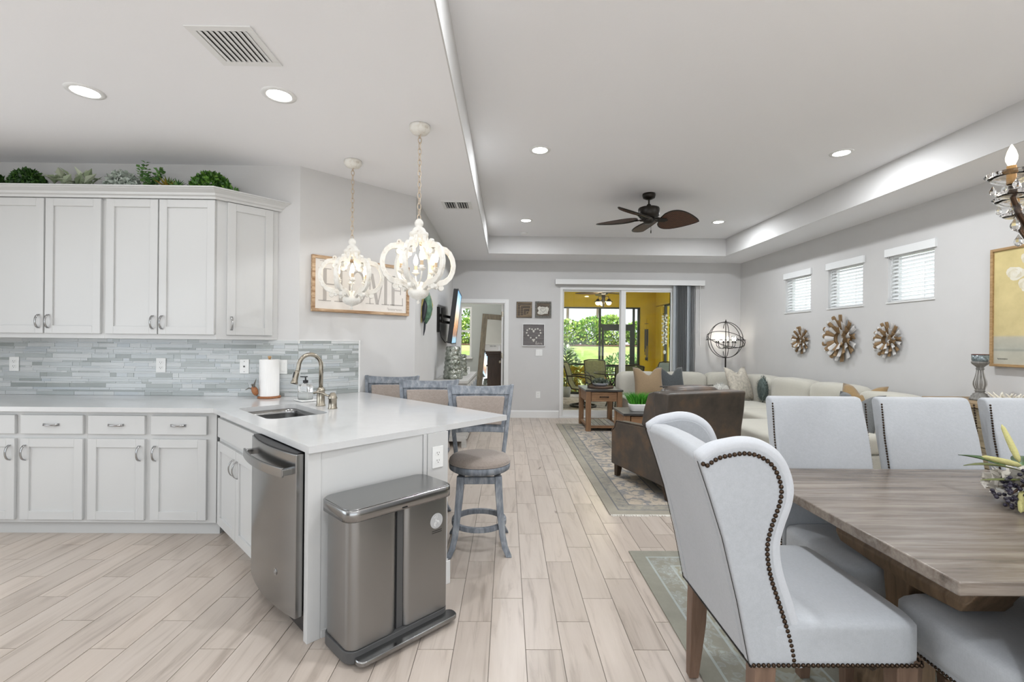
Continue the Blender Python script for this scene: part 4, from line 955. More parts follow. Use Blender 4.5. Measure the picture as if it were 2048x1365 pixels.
# grass planter
t = thing('grass_planter', 'bright green grass in a white boat shaped planter on the coffee table', 'plant', (1.71,5.98,.480))
obj('planter', MB().loft([[(x*k,y*k2,z) for x,y in rrect(-.14,.14,-.075,.075,.05,6)] for k,k2,z in ((.82,.8,0),(.86,.84,.004),(1.0,1.0,.075),(1.02,1.02,.092),(.98,.96,.092),(.94,.9,.07))]), M_['plate'], t, smooth=True)
q = random.Random(8); mb = MB()
for _ in range(620):
    x, y = q.uniform(-.12,.12), q.uniform(-.055,.055); L = q.uniform(.11,.185); dx, dy = x*.55+q.gauss(0,.02), q.gauss(0,.025)
    a = q.uniform(0,PI); wx, wy = .0028*math.cos(a), .0028*math.sin(a)
    mb.add([(x-wx,y-wy,.07),(x+wx,y+wy,.07),(x+dx*.5+wx,y+dy*.5+wy,.07+L*.62),(x+dx*.5-wx,y+dy*.5-wy,.07+L*.62),(x+dx*1.35,y+dy*1.35,.07+L)],[(0,1,2,3),(3,2,4)])
o = obj('grass', mb, LM['grass'], t); o['kind'] = 'stuff'
# ---- orb floor lamp
t = thing('floor_lamp', 'black iron orb floor lamp with candle bulbs behind the sofa corner', 'lamp', (3.80,8.085,0))
IR = M_['iron']
obj('base', MB().lathe([(.001,0),(.14,0),(.14,.012),(.05,.022),(.018,.04),(.001,.04)],28), IR, t, smooth=True)
obj('pole', MB().tube([(0,0,.03),(0,0,1.12)],.0125,10).tube([(0,0,1.12),(0,0,1.73)],.007,8), IR, t)
obj('finial', MB().lathe([(.001,1.72),(.012,1.722),(.016,1.735),(.008,1.745),(.006,1.765),(.001,1.768)],12), IR, t, smooth=True)
OC, OR = 1.415, .312
for k,(ax,ang,r) in enumerate(((0,0,1),(1,PI/2,1),(1,PI/2-.12,.985),(2,.35,.99),(2,-.42,.985),(3,1.15,.98))):
    M = {0:T(0,0,OC), 1:T(0,0,OC,.25,ang), 2:T(0,0,OC,-.3,ang,.25), 3:T(0,0,OC,1.3,PI/2)}[ax]
    if k == 1: M = T(0,0,OC,.05,PI/2)
    obj('orb_ring', MB().tube([(OR*r*math.cos(a),OR*r*math.sin(a),0) for a in [2*PI*i/56 for i in range(56)]],.0055,6,M,closed=True), IR, t, smooth=True)
SM_BULB = emit('candle_bulb',(1,.93,.82),8)
for k in range(6):
    M = T(0,0,0,k*PI/3+.3); a = obj('lamp_arm', MB().tube([(.01,0,1.30),(.05,0,1.265),(.11,0,1.27),(.15,0,1.31),(.155,0,1.36)],.0055,8,M), IR, t, smooth=True)
    obj('drip_pan', MB().lathe([(.001,1.36),(.032,1.365),(.034,1.37),(.012,1.372),(.012,1.40),(.001,1.40)],14,M @ T(.155,0,0)), IR, a, smooth=True)
    obj('bulb', flame(MB(), M @ T(.155,0,1.40),.95), SM_BULB, a, smooth=True)
light('floor_lamp_glow','POINT',(0,0,1.45),5,(1,.93,.82),parent=t,shadow_soft_size=.012)
# ---- ceiling fan with palm leaf blades
t = thing('ceiling_fan', 'dark bronze ceiling fan with woven palm leaf blades', 'fan', (1.618,5.364,TZ))
BRZ = flat('dark_bronze',(.022,.018,.014),.4,.5)
obj('canopy', MB().lathe([(.001,0),(.072,0),(.074,-.02),(.066,-.05),(.03,-.066),(.001,-.068)],24), BRZ, t, smooth=True)
obj('downrod', MB().tube([(0,0,-.06),(0,0,-.16)],.011,10).lathe([(.001,-.12),(.02,-.122),(.032,-.15),(.001,-.152)],14), BRZ, t)
obj('motor', MB().lathe([(.001,-.148),(.05,-.15),(.115,-.165),(.122,-.18),(.118,-.25),(.10,-.275),(.001,-.28)],32), BRZ, t, smooth=True)
obj('switch_cup', MB().lathe([(.001,-.345),(.04,-.342),(.062,-.325),(.068,-.30),(.064,-.278),(.001,-.276)],24), BRZ, t, smooth=True)
obj('pull_chain', MB().tube([(.02,-.02,-.34),(.02,-.02,-.42)],.0018,6).lathe([(.001,-.46),(.006,-.455),(.006,-.43),(.001,-.42)],8,T(.02,-.02,0)), BRZ, t)
m, nt, bs = new('woven_rattan', (.10,.04,.015), .5)
ck = nt.nodes.new('ShaderNodeTexBrick'); nt.links.new(coords(nt,'Object',(1,1,1)), ck.inputs['Vector']); ck.inputs['Scale'].default_value = 22
ck.inputs['Color1'].default_value = (.15,.055,.018,1); ck.inputs['Color2'].default_value = (.09,.032,.012,1); ck.inputs['Mortar'].default_value = (.03,.014,.008,1); ck.inputs['Mortar Size'].default_value = .06
nt.links.new(ck.outputs['Color'], bs.inputs['Base Color']); bump(nt,bs,ck.outputs['Fac'],.6,.004); RAT = m
for ang in (8,80,152,224):
    M = T(0,0,-.285,math.radians(ang)) @ Matrix.Rotation(math.radians(-22),4,'X')
    N = 20; pts = []
    for i in range(N+1):
        u = i/N; w_ = .18*math.sin(PI*min(1,u**.62))**.75*(1-.15*u) if 0 < u < 1 else .0
        pts.append((.13+.49*u,w_))
    ol = pts+[(x,-y) for x,y in reversed(pts[1:-1])]
    b = obj('blade', MB().prism(ol,-.004,.004,M), RAT, t)
    obj('blade_rim', MB().tube([(x,y,0) for x,y in ol],.0075,6,M,closed=True), BRZ, b, smooth=True)
    obj('blade_iron', MB().prism([(.05,-.02),(.14,-.035),(.20,-.03),(.235,0),(.20,.03),(.14,.035),(.05,.02)],-.014,-.005,M).tube([(.03,0,-.02),(.10,0,-.012)],.012,8,M), BRZ, b)
# ---- vertical blind with valance
t = thing('vertical_blind', 'stacked grey vertical blind under a long white valance', 'blind', (2.16,8.25,2.412))
obj('valance', MB().box(-1.317,1.317,-.06,-.045,-.045,.045).box(-1.317,-1.302,-.045,.045,-.045,.045).box(1.302,1.317,-.045,.045,-.045,.045).box(-1.302,1.302,-.045,.045,.035,.045), M_['white'], t, bevel=.002)
VAN = flat('blue_grey_vane',(.155,.185,.205),.7); VAN_HILITE = flat('highlight_vane',(.50,.53,.55),.6)  # paler vane colour stands in for the highlight strips on the blind
for i in range(13):
    x = .815+.030*i; obj('vane', MB().box(-.0425,.0425,-.0008,.0008,-2.36,.03,T(x,-.0,0,math.radians(68 if i not in (0,8) else 20))), VAN_HILITE if i in (0,8) else VAN, t)
obj('wand', MB().tube([(1.245,-.03,-.02),(1.25,-.03,-1.1)],.004,6), M_['plate'], t)
# ---- pictures on the back wall
DKW = wood('old_dark_wood',(.05,.038,.03),(.16,.125,.09),'X',2.5,.7); GRY = wood('grey_plank',(.10,.09,.09),(.20,.185,.18),'X',2,.7)
t = thing('carved_plaque', 'square carved wood plaque of nested squares above the heart picture', 'plaque', (.301,8.298,1.917), 0, 'pair of small square plaques')
obj('panel', MB().box(-.139,.139,-.018,-.001,-.141,.141), DKW, t)
for k in range(5):
    a, x1 = .135-.035*k, .130-.012*k
    cx, cz = .035*k*.55, -.035*k*.55
    obj('carved_square', MB().frame(cx-a*.95,cx+a*.95,cz-a*.95,cz+a*.95,.012,-.026-.002*k,-.018), wood('plaque_ridge_%d'%k,(.12,.085,.05),(.34,.26,.17),'X',3,.7), t, bevel=.002)
t = thing('heart_plaque', 'square dark plaque with a torn white patch and heart', 'plaque', (.635,8.298,1.923), 0, 'pair of small square plaques')
obj('panel', MB().box(-.143,.143,-.018,-.001,-.143,.143), DKW, t)
obj('ornate_frame', MB().frame(-.143,.143,-.143,.143,.03,-.026,-.018), flat('tarnished_metal',(.12,.115,.10),.5,.4,var=.6,scale=40,bmp=.6), t)
q = random.Random(5); torn = [((.092+q.uniform(-.012,.012))*(1 if k < 2 else 1)*c_[0]*1.0,(.066+q.uniform(-.010,.010))*c_[1]) for k,c_ in enumerate([(math.copysign(min(1,abs(math.cos(a))*1.3),math.cos(a)),math.copysign(min(1,abs(math.sin(a))*1.3),math.sin(a))) for a in [2*PI*i/26 for i in range(26)]])]
obj('white_patch', MB().prism([(x,z-.015) for x,z in torn],.018,.021,Matrix.Rotation(PI/2,4,'X')), flat('aged_white',(.60,.58,.52),.8,var=.2,scale=30), t)
def heart(s, n=40): return [(s*.0625*16*math.sin(a)**3/16*16/16, s*.0625*(13*math.cos(a)-5*math.cos(2*a)-2*math.cos(3*a)-math.cos(4*a))/1) for a in [2*PI*i/n for i in range(n)]]
obj('heart', MB().tube([(x*.045,-.022,z*.045-.012) for x,z in [(16*math.sin(a)**3/16,(13*math.cos(a)-5*math.cos(2*a)-2*math.cos(3*a)-math.cos(4*a))/16) for a in [2*PI*i/30 for i in range(30)]]],.003,6,closed=True), flat('grey_heart',(.34,.33,.31),.7), t)
t = thing('flower_heart_picture', 'grey plank picture of a white flower heart with the word love', 'picture', (.470,8.298,1.470))
obj('frame', MB().frame(-.198,.198,-.198,.198,.012,-.03,-.001), M_['white'], t, bevel=.002)
for i in range(4): obj('plank', MB().box(-.186,.186,-.016,-.002,-.186+.093*i+.001,-.186+.093*(i+1)-.001), GRY, t)
FL = flat('white_flower',(.70,.68,.62),.7)
for i in range(19):
    a = 2*PI*i/19; x, z = .125*math.sin(a)**3, .122*(13*math.cos(a)-5*math.cos(2*a)-2*math.cos(3*a)-math.cos(4*a))/16+.02
    mb = MB()
    for p in range(5): mb.ball((x+.009*math.cos(p*1.257),-.02,z+.009*math.sin(p*1.257)),(.0075,.004,.0075),6,4)
    obj('flower', mb, FL, t)
def script(mb, x0, z0, s, y, r):
    L = [[(0,0),(.3,.5),(.45,1.3),(.25,1.4),(.2,.4),(.35,0),(.7,.1)],[(1.15,.55),(.85,.5),(.8,.1),(1.1,0),(1.3,.3),(1.15,.55),(1.6,.5)],[(1.6,.55),(1.8,0),(2.1,.55),(2.3,.5)],[(2.35,.25),(2.75,.35),(2.6,.6),(2.4,.3),(2.55,0),(2.95,.12)]]
    for l in L: mb.tube([(x0+a*s,y,z0+b*s) for a,b in l], r, 5)
mb = MB(); script(mb, .035, -.165, .042, -.0185, .0028); obj('lettering', mb, FL, t)
outlet('light_switch','white double light switch below the heart picture','switch',T(.571,8.2995,1.156),'switch',w=.118)
outlet('wall_outlet','white outlet low on the back wall under the light switch','outlet',T(.56,8.2995,.41))
# ---- television on arm
t = thing('television', 'flat television on a black swing arm showing a beach sunset', 'television', (-.755,6.88,1.69))
TM = T(0,0,0,PI/2-.02) @ Matrix.Rotation(math.radians(-6.5),4,'X')   # local -y = screen side
TMx = Matrix.Rotation(math.radians(3),4,'Z') @ Matrix.Rotation(PI/2,4,'Z') @ Matrix.Rotation(math.radians(6.5),4,'X')
b = obj('housing', MB().box(-.52,.52,-.012,.045,-.375,.375,TMx), M_['black'], t, bevel=.006)
obj('bezel', MB().frame(-.525,.525,-.38,.38,.012,-.018,-.008,TMx), M_['black'], t)
m, nt, bs = new('screen_picture', (.1,.1,.1), .2)
tc = nt.nodes.new('ShaderNodeTexCoord'); sp = nt.nodes.new('ShaderNodeSeparateXYZ'); nt.links.new(tc.outputs['Generated'], sp.inputs[0])
sky = ramp(nt, sp.outputs[2], [(0,(.25,.50,.70)),(.10,(.30,.50,.62)),(.16,(.45,.22,.12)),(.34,(.75,.36,.14)),(.52,(.85,.62,.42)),(.75,(.55,.72,.85)),(1,(.12,.38,.72))])
blob = ramp(nt, noise(nt, coords(nt,'Object',(1,9,5)), 1.2, 4), [(.50,(0,0,0)),(.60,(1,1,1))])
band = ramp(nt, sp.outputs[2], [(.05,(0,0,0)),(.15,(1,1,1)),(.45,(1,1,1)),(.52,(0,0,0))])
c = mixc(nt, mixc(nt, 1., blob, band, 'MULTIPLY'), sky, (.10,.06,.06))
nt.links.new(c, bs.inputs['Base Color']); nt.links.new(c, bs.inputs['Emission Color']); bs.inputs['Emission Strength'].default_value = .75
obj('screen', MB().box(-.512,.512,-.0135,-.012,-.367,.367,TMx), m, t)
am = obj('wall_mount', MB().box(-.188,-.165,-.62,-.50,-.22,.12).tube([(-.18,-.56,.02),(-.10,-.50,.0),(-.05,-.1,0)],.02,8).tube([(-.18,-.56,-.06),(-.10,-.50,-.08),(-.05,-.1,-.08)],.02,8).tube([(-.125,-.555,-.08),(-.125,-.555,.11)],.013,8), M_['iron'], t)
obj('cable', MB().tube([(-.15,-.56,-.2),(-.14,-.54,-.28),(-.09,-.50,-.36),(-.05,-.45,-.34)],.006,6), M_['black'], am)
# ---- console with mercury glass vases
t = thing('media_console', 'white washed console under the television', 'console', (-.715,6.8,0))
WW = wood('white_washed_wood',(.40,.39,.37),(.62,.61,.58),'X',1.5,.6)
obj('top', MB().box(-.22,.225,-.9,.9,.815,.85), WW, t, bevel=.004)
obj('body', MB().box(-.22,.205,-.87,.87,.08,.815), WW, t)
for i in range(4):
    y = -.65+.433*i; d = obj('door', MB().box(.205,.222,y-.205,y+.205,.11,.79), WW, t, bevel=.002)
    mb = MB()
    for k in range(3):
        for s in range(6):
            a = 2*PI*s/6; cz = .24+.21*k; mb.tube([(.225,y+.09*math.cos(2*PI*i_/16),cz+.09*math.sin(2*PI*i_/16)) for i_ in range(16)] if s == 0 else [(.225,y,cz),(.225,y+.09*math.cos(a),cz+.09*math.sin(a))],.006,5,closed=(s == 0))
    obj('fretwork', mb, flat('fret_grey',(.22,.25,.28),.5), d)
for y in (-.84,.84): 
    for x in (-.19,.18): obj('leg', MB().box(x-.03,x+.03,y-.03,y+.03,0,.08), WW, t)
m, nt, bs = new('mercury_glass', (.38,.41,.36), .12, .9)
bump(nt, bs, noise(nt, coords(nt,'Object'), 42, 3), .9, .02); nt.links.new(ramp(nt, noise(nt, coords(nt,'Object'), 18, 3), [(.35,(.14,.16,.13)),(.65,(.55,.58,.52))]), bs.inputs['Base Color']); MG = m
def ribbed(R0, R1, H, n):
    pr = [(.001,0),(R0*.85,0)]
    for i in range(n):
        for k in range(6):
            t_ = (i+k/6)/n; pr.append((R0+(R1-R0)*t_+.010*math.sin(PI*k/6), H*t_))
    return pr+[(R1,H),(R1-.012,H),(.001,H-.01)]
tag(obj('ribbed_vase', MB().lathe(ribbed(.125,.085,.43,7),32), MG, loc=(-.715,6.22,.85), smooth=True), 'tall ribbed mercury glass vase on the console', 'vase')
tag(obj('ribbed_vase', MB().lathe(ribbed(.08,.06,.31,6),28), MG, loc=(-.66,6.85,.85), smooth=True), 'shorter mercury glass vase behind the tall one on the console', 'vase')
tag(obj('tea_light_box', MB().frame(-.045,.045,0,.10,.008,-.045,.045).box(-.04,.04,-.04,.04,.004,.06), M_['plate'], loc=(-.62,7.25,.85), bevel=.002), 'small white box at the far end of the console', 'box')
# ================================================================== WINDOW WALL
BL = flat('blind_slat_white',(.80,.81,.81),.45)
for k,(y0,y1) in enumerate(WIN):
    nm = ('nearest the floor lamp','between the other two blinds','nearest the framed painting')[k]
    t = thing('window_blind', 'white slatted blind in the small window '+nm, 'blind', (4.2,(y0+y1)/2,2.33), 0, 'white blinds of the three high windows'); h = (y1-y0)/2
    obj('valance', MB().box(-.062,-.046,-h-.028,h+.028,-.015,.07).box(-.046,-.03,-h-.028,-h-.016,-.015,.07).box(-.046,-.03,h+.016,h+.028,-.015,.07), BL, t, bevel=.003)
    obj('head_rail', MB().box(-.025,.025,-h+.004,h-.004,-.03,.025), BL, t)
    n = 11
    for i in range(n):
        obj('slat', MB().box(-.024,.024,-h+.006,h-.012,-.0013,.0013,T(0,0,-.055-.041*i,0,0,math.radians(-38))), BL, t)
    obj('bottom_rail', MB().box(-.02,.02,-h+.006,h-.012,-.506,-.490), BL, t, bevel=.003)
    for s in (-.55,.55): obj('ladder_tape', MB().box(-.0215,-.0205,s*h-.003,s*h+.003,-.49,-.02), BL, t)
    obj('wand', MB().tube([(-.034,h-.05,-.02),(-.036,h-.045,-.50)],.0035,6), M_['glass'], t)
# driftwood sunbursts
WBR = wood('driftwood_brown',(.14,.075,.03),(.36,.24,.12),'Z',2,.7); WWH = wood('driftwood_white',(.50,.48,.46),(.74,.73,.71),'Z',2,.75)
def petal(L, wd, mat):
    mb = MB(); n = 5; rings = []
    for i in range(7):
        u = i/6; z = L*u; w_ = wd*(.78+.35*u) if i < 6 else wd*.85
        top = []; bot = []
        for j in range(n):
            s = -1+2*j/(n-1); top.append((s*w_, -.012*(1-s*s)-.003, z)); bot.append((s*w_, -.012*(1-s*s)+.001, z))
        rings.append(top+bot[::-1])
    return mesh('petal', mb.loft(rings), mat, False)
def burst(label, y, z, R, seed):
    t = thing('wooden_sunburst', label, 'wall ornament', (4.158,y,z), -PI/2, 'three driftwood flower bursts'); q = random.Random(seed)
    # local -y points into the room; rotation -90deg about z
    obj('back_ring', MB().loft([[(r*math.cos(2*PI*i/28),yy,r*math.sin(2*PI*i/28)) for i in range(28)] for r,yy in ((R*.25,-.001),(R*.58,-.001),(R*.58,-.008),(R*.25,-.04),(R*.25,-.001))],cap=False), WBR, t)
    for ring,(n,r0,L,tilt,y0) in enumerate(((17,.52,.48,.22,-.006),(16,.40,.42,.42,-.022),(13,.27,.34,.62,-.04))):
        ms = [petal(R*L*k, R*.105, m_) for k,m_ in ((1,WBR),(1,WWH),(.88,WBR),(.9,WWH))]
        for i in range(n):
            a = 2*PI*i/n+ring*.17+q.uniform(-.05,.05)
            o = bpy.data.objects.new('petal', ms[(i%2)+(2 if q.random() < .4 else 0)]); COL.objects.link(o); o.parent = t
            o.matrix_local = Matrix.Rotation(a,4,'Y') @ T(0,y0,R*r0) @ Matrix.Rotation(tilt+q.uniform(-.05,.05),4,'X')
    return t
burst('small driftwood flower burst nearest the floor lamp',6.55,1.41,.20,1)
burst('large driftwood flower burst in the middle of the three',5.765,1.43,.30,2)
burst('small driftwood flower burst nearest the framed painting',5.045,1.41,.20,3)
# painting (local -y into the room, x along the wall)
t = thing('framed_painting', 'framed painting of white roses against yellow above the sideboard', 'painting', (4.158,3.43,1.68), -PI/2)
GF = wood('gold_oak_frame',(.26,.15,.06),(.50,.33,.16),'X',3,.5)
obj('frame', MB().frame(-.515,.515,-.495,.495,.022,-.045,-.001), GF, t, bevel=.003)
m, nt, bs = new('painted_canvas', (.6,.5,.2), .7)
tc = nt.nodes.new('ShaderNodeTexCoord'); sp = nt.nodes.new('ShaderNodeSeparateXYZ'); nt.links.new(tc.outputs['Generated'], sp.inputs[0])
c = ramp(nt, sp.outputs[2], [(0,(.50,.48,.40)),(.11,(.48,.47,.40)),(.125,(.34,.35,.31)),(.14,(.46,.46,.40)),(.235,(.50,.48,.40)),(.255,(.62,.52,.27)),(1,(.66,.55,.26))])
nt.links.new(mixc(nt, 1., c, ramp(nt, noise(nt, coords(nt,'Object'), 7, 5), [(.3,(.86,.85,.82)),(.7,(1.05,1.04,1.02))]), 'MULTIPLY'), bs.inputs['Base Color'])
cv = obj('canvas', MB().box(-.494,.494,-.03,-.002,-.474,.474), m, t)
RS = leafmat('painted_rose',[(0,(.60,.54,.38)),(.5,(.70,.65,.52)),(1,(.76,.73,.64))],.7)
q = random.Random(4)
for k,(x,z) in enumerate(((-.33,.27),(-.22,.37),(-.12,.25),(-.02,.36),(.1,.28),(-.24,.17),(-.05,.15),(.18,.38))):
    mb = MB()
    for j in range(14):
        r = .068*(1-j/16); a = j*2.4; cx, cz = x+.03*(1-j/14)*math.cos(a), z+.03*(1-j/14)*math.sin(a)
        mb.prism([(cx+r*.75*math.cos(2*PI*i/10)*q.uniform(.9,1.1),cz+r*.6*math.sin(2*PI*i/10)*q.uniform(.9,1.1)) for i in range(10)],.0301+.0002*j,.0303+.0002*j,Matrix.Rotation(PI/2,4,'X'))
    obj('painted_rose', mb, RS, cv)
pts = [(-.46+.08*i/30,-.0308,-.43+.006*math.sin(i*1.5)) for i in range(31)]; obj('signature', MB().tube(pts,.0012,4), M_['dkgrey'], cv)
# sideboard with candlestick and coral
AGED = wood('aged_board_wood',(.13,.10,.06),(.33,.27,.17),'Y',1.4,.7); 
t = thing('sideboard', 'rustic plank sideboard against the window wall', 'sideboard', (3.93,3.2,0))
obj('top', MB().box(-.24,.215,-.92,.92,.865,.905), wood('aged_top_wood',(.18,.12,.06),(.40,.29,.17),'Y',1.4,.6), t, bevel=.006)
obj('body', MB().box(-.205,.21,-.89,.89,.10,.865), AGED, t)
for i in range(5): obj('plank', MB().box(-.22,-.205,-.89,.89,.105+.152*i,.105+.152*(i+1)-.006), AGED, t, bevel=.004)
for x in (-.17,.17):
    for y in (-.82,.82): obj('foot', MB().box(x-.035,x+.035,y-.035,y+.035,0,.10), AGED, t)
t = thing('candlestick', 'tall turned grey wooden candlestick on the sideboard', 'candlestick', (3.93,3.84,.905))
GT = wood('grey_turned_wood',(.10,.095,.085),(.26,.25,.23),'Z',2,.6)
sb = [(.001,0),(.066,0),(.068,.012),(.062,.02),(.056,.024),(.056,.036),(.046,.042),(.046,.052),(.03,.062),(.030,.072),(.036,.076),(.030,.082),(.034,.10),(.043,.13),(.042,.155),(.032,.19),(.024,.225),(.022,.25),(.028,.262),(.022,.268),(.026,.278),(.05,.30),(.056,.31),(.056,.322),(.001,.324)]
obj('stem', MB().lathe(sb,28), GT, t, smooth=True)
mb = MB()
for k in range(10):
    a = 2*PI*k/10; mb.tube([((r+.0015)*math.cos(a),(r+.0015)*math.sin(a),z) for r,z in sb[12:18]],.0022,5)
obj('fluting', mb, flat('whitewash',(.55,.54,.52),.7), t)
obj('candle_cup', MB().lathe([(.001,.324),(.05,.324),(.054,.335),(.054,.378),(.048,.378),(.046,.345),(.001,.34)],24), flat('mosaic_glass_cup',(.20,.24,.25),.15,.3,var=.7,scale=60), t, smooth=True)
obj('cup_rim', MB().tube([(.052*math.cos(2*PI*i/28),.052*math.sin(2*PI*i/28),.379) for i in range(28)],.004,6,closed=True), flat('dark_red_rim',(.10,.03,.02),.4), t)
t = thing('coral_ornament', 'white branching coral ornament beside the candlestick', 'ornament', (3.93,3.60,.905))
q = random.Random(6); mb = MB(); COR = flat('white_coral',(.72,.68,.58),.8,bmp=.5,bscale=80)
obj('coral_base', MB().ball((0,0,.012),(.07,.11,.014),14,6), COR, t, smooth=True)
for k in range(16):
    a = q.uniform(0,2*PI); y = q.uniform(-.09,.09); p = [(0+.02*math.cos(a),y,.01)]
    for j in range(4): p.append((p[-1][0]+.014*math.cos(a)+q.gauss(0,.006),p[-1][1]+.018*math.sin(a)+q.gauss(0,.008),p[-1][2]+.018))
    mb.tube(p,[.010,.009,.008,.006,.003],6)
obj('coral_branches', mb, COR, t, smooth=True)
tag(obj('white_ring_ornament', MB().tube([(0,.07*math.cos(a),.075+.07*math.sin(a)) for a in [2*PI*i/28 for i in range(28)]],.0115,8,closed=True).box(-.03,.03,-.04,.04,0,.012), M_['plate'], loc=(3.9,3.38,.905+.0), smooth=True), 'white ring ornament on the sideboard', 'ornament')
# ================================================================== DINING
m, nt, bs = new('grey_oak_tabletop', (.20,.15,.11), .26)
v = coords(nt,'Object',(1.0,13,13)); n1 = noise(nt, v, 2.2, 8, .7, .3); v2 = coords(nt,'Object',(.5,3.2,3)); n2 = noise(nt, v2, 2, 3)
c = ramp(nt, n1, [(.28,(.08,.064,.052)),(.45,(.165,.138,.115)),(.6,(.245,.214,.185)),(.8,(.34,.31,.28))])
c = mixc(nt, 1., c, ramp(nt, n2, [(.3,(.85,.83,.82)),(.7,(1.1,1.06,1.0))]), 'MULTIPLY')
nt.links.new(c, bs.inputs['Base Color']); bump(nt,bs,n1,.12,.002); TOPW = m
TRW = wood('trestle_wood',(.12,.075,.04),(.27,.18,.11),'Z',1.3,.5)
t = thing('dining_table', 'long grey washed wooden trestle dining table', 'table', (2.23,1.675,RZ0))
obj('table_top', MB().prism([(x,y) for x,y in ((-1.10,-.525),(1.10,-.525),(1.10,.525),(-1.10,.525))],.725,.761), TOPW, t, bevel=.005)
for i in range(3): pass
obj('sub_top', MB().box(-.85,.85,-.28,.28,.695,.725), TOPW, t)
for x in (-.765,.765):
    tr = obj('trestle', MB().loft([[(x+dx*a,dy*b,z) for dx,dy in ((-1,-1),(1,-1),(1,1),(-1,1))] for a,b,z in ((.07,.36,0),(.07,.36,.05),(.06,.30,.075),(.055,.10,.10),(.05,.055,.16),(.05,.05,.42),(.055,.055,.512),(.07,.26,.535),(.075,.28,.565),(.066,.29,.58),(.07,.36,.695))]), TRW, t, bevel=.006)
obj('stretcher', MB().box(-.66,.66,-.04,.04,.16,.25), TRW, t, bevel=.005)
LIN = fabric('white_linen',(.42,.435,.455),var=.05); LINP = fabric('white_linen_piping',(.52,.535,.56),var=.03)
LEGW = wood('chair_leg_wood',(.115,.068,.044),(.20,.125,.085),'Z',1.5,.5)
def nails(path, r=.0058, step=.0125, nrm=(0,-1,0)):
    mb = MB(); n = Vector(nrm); path = [Vector(p) for p in path]; acc = 0; prev = path[0]; d = 0; L = [0]
    for a,b in zip(path,path[1:]): L.append(L[-1]+(b-a).length)
    k = int(L[-1]/step); 
    Mr = Vector((0,0,1)).rotation_difference(n).to_matrix().to_4x4()
    for i in range(k+1):
        s = i*step; j = max(x for x in range(len(L)) if L[x] <= s+1e-9); j = min(j,len(path)-2); u = (s-L[j])/max(1e-9,L[j+1]-L[j]); p = path[j].lerp(path[j+1],u)
        mb.lathe([(r,0),(r*.85,r*.42),(r*.45,r*.68),(.0003,r*.74)],7,Matrix.Translation(p) @ Mr)
    return mb
SIDE = Matrix(((0,0,1,0),(1,0,0,0),(0,1,0,0),(0,0,0,1)))   # prism in the yz plane extruded along x
def dining_chair(label, loc, rz):
    t = thing('dining_chair', label, 'chair', loc, rz, 'white linen side chairs around the dining table')
    # local: faces -y; back plane at y ~ .24 .. .34
    prof = [(.20,.40),(.205,.55),(.225,.70),(.265,.90),(.31,1.06),(.325,1.085),(.36,1.09),(.375,1.07),(.345,.90),(.30,.70),(.275,.50),(.27,.40)]
    obj('backrest', MB().prism(prof,-.228,.228,SIDE), LIN, t, bevel=.022, seg=3)
    obj('seat', soft(MB(),(0,.005,.435),(.235,.215,.075),8,10), LIN, t, smooth=True)
    obj('seat_frame', MB().box(-.225,.225,-.195,.24,.345,.40), LIN, t, bevel=.012, seg=2)
    for s in (-1,1):
        o = obj('nailheads', nails([(s*.2285,y+.016,z) for y,z in prof[:4]]+[(s*.2285,.30,1.06)],nrm=(s,0,0)), GUN, t, smooth=True); o['kind'] = 'stuff'
        o = obj('nailheads', nails([(s*.226,-.19,.358),(s*.226,.235,.358)],nrm=(s,0,0)), GUN, t, smooth=True); o['kind'] = 'stuff'
    o = obj('nailheads', nails([(-.22,-.196,.358),(.22,-.196,.358)],nrm=(0,-1,0)), GUN, t, smooth=True); o['kind'] = 'stuff'
    for sx in (-1,1):
        for y,sp in ((-.165,0),(.22,.05)):
            obj('leg', MB().loft([[(sx*.195+dx*.017,y+sp+dy*.017,0) for dx,dy in ((-1,-1),(1,-1),(1,1),(-1,1))],[(sx*.195+dx*.024,y+dy*.024,.347) for dx,dy in ((-1,-1),(1,-1),(1,1),(-1,1))]]), LEGW, t, bevel=.003)
    return t
dining_chair('white linen side chair tucked in beside the wingback chair, before the sofa end', (1.535,1.98,RZ0), 0)
dining_chair('white linen side chair second from the wingback along the sofa side of the table', (2.075,1.98,RZ0), 0)
dining_chair('white linen side chair across from the flowers, before the sideboard', (2.615,1.98,RZ0), 0)
dining_chair('white linen side chair on the walkway side of the table with only its seat showing', (1.555,1.385,RZ0), PI)
# wingback head chair, local = world axes, faces +x
t = thing('wingback_chair', 'white linen wingback chair with nailhead trim at the table head', 'chair', (1.0,1.655,RZ0))
ox, oz = 1.0, RZ0
front = [(.62,1.036),(.665,1.048),(.709,1.054),(.754,1.047),(.799,1.022),(.826,.985),(.842,.933),(.838,.881),(.813,.807),(.802,.748),(.812,.673),(.841,.584),(.864,.51),(.879,.451),(.888,.391)]
backl = [(.738,.391),(.699,.584),(.652,.776),(.614,.895),(.576,1.006)]
def spl(P, k=4):
    o_ = []
    for i in range(len(P)-1):
        p0, p1, p2, p3 = P[max(i-1,0)], P[i], P[i+1], P[min(i+2,len(P)-1)]
        for j in range(k):
            t_ = j/k; o_.append(tuple(.5*((2*b)+(c-a)*t_+(2*a-5*b+4*c-d)*t_*t_+(3*b-a-3*c+d)*t_**3) for a,b,c,d in zip(p0,p1,p2,p3)))
    return o_+[P[-1]]
front = spl([(.576,1.006)]+front)[1:]
out = [(x-ox,z-oz) for x,z in backl+front]
PX = Matrix(((1,0,0,0),(0,0,-1,0),(0,1,0,0),(0,0,0,1)))   # prism xy -> xz, extruded along -y
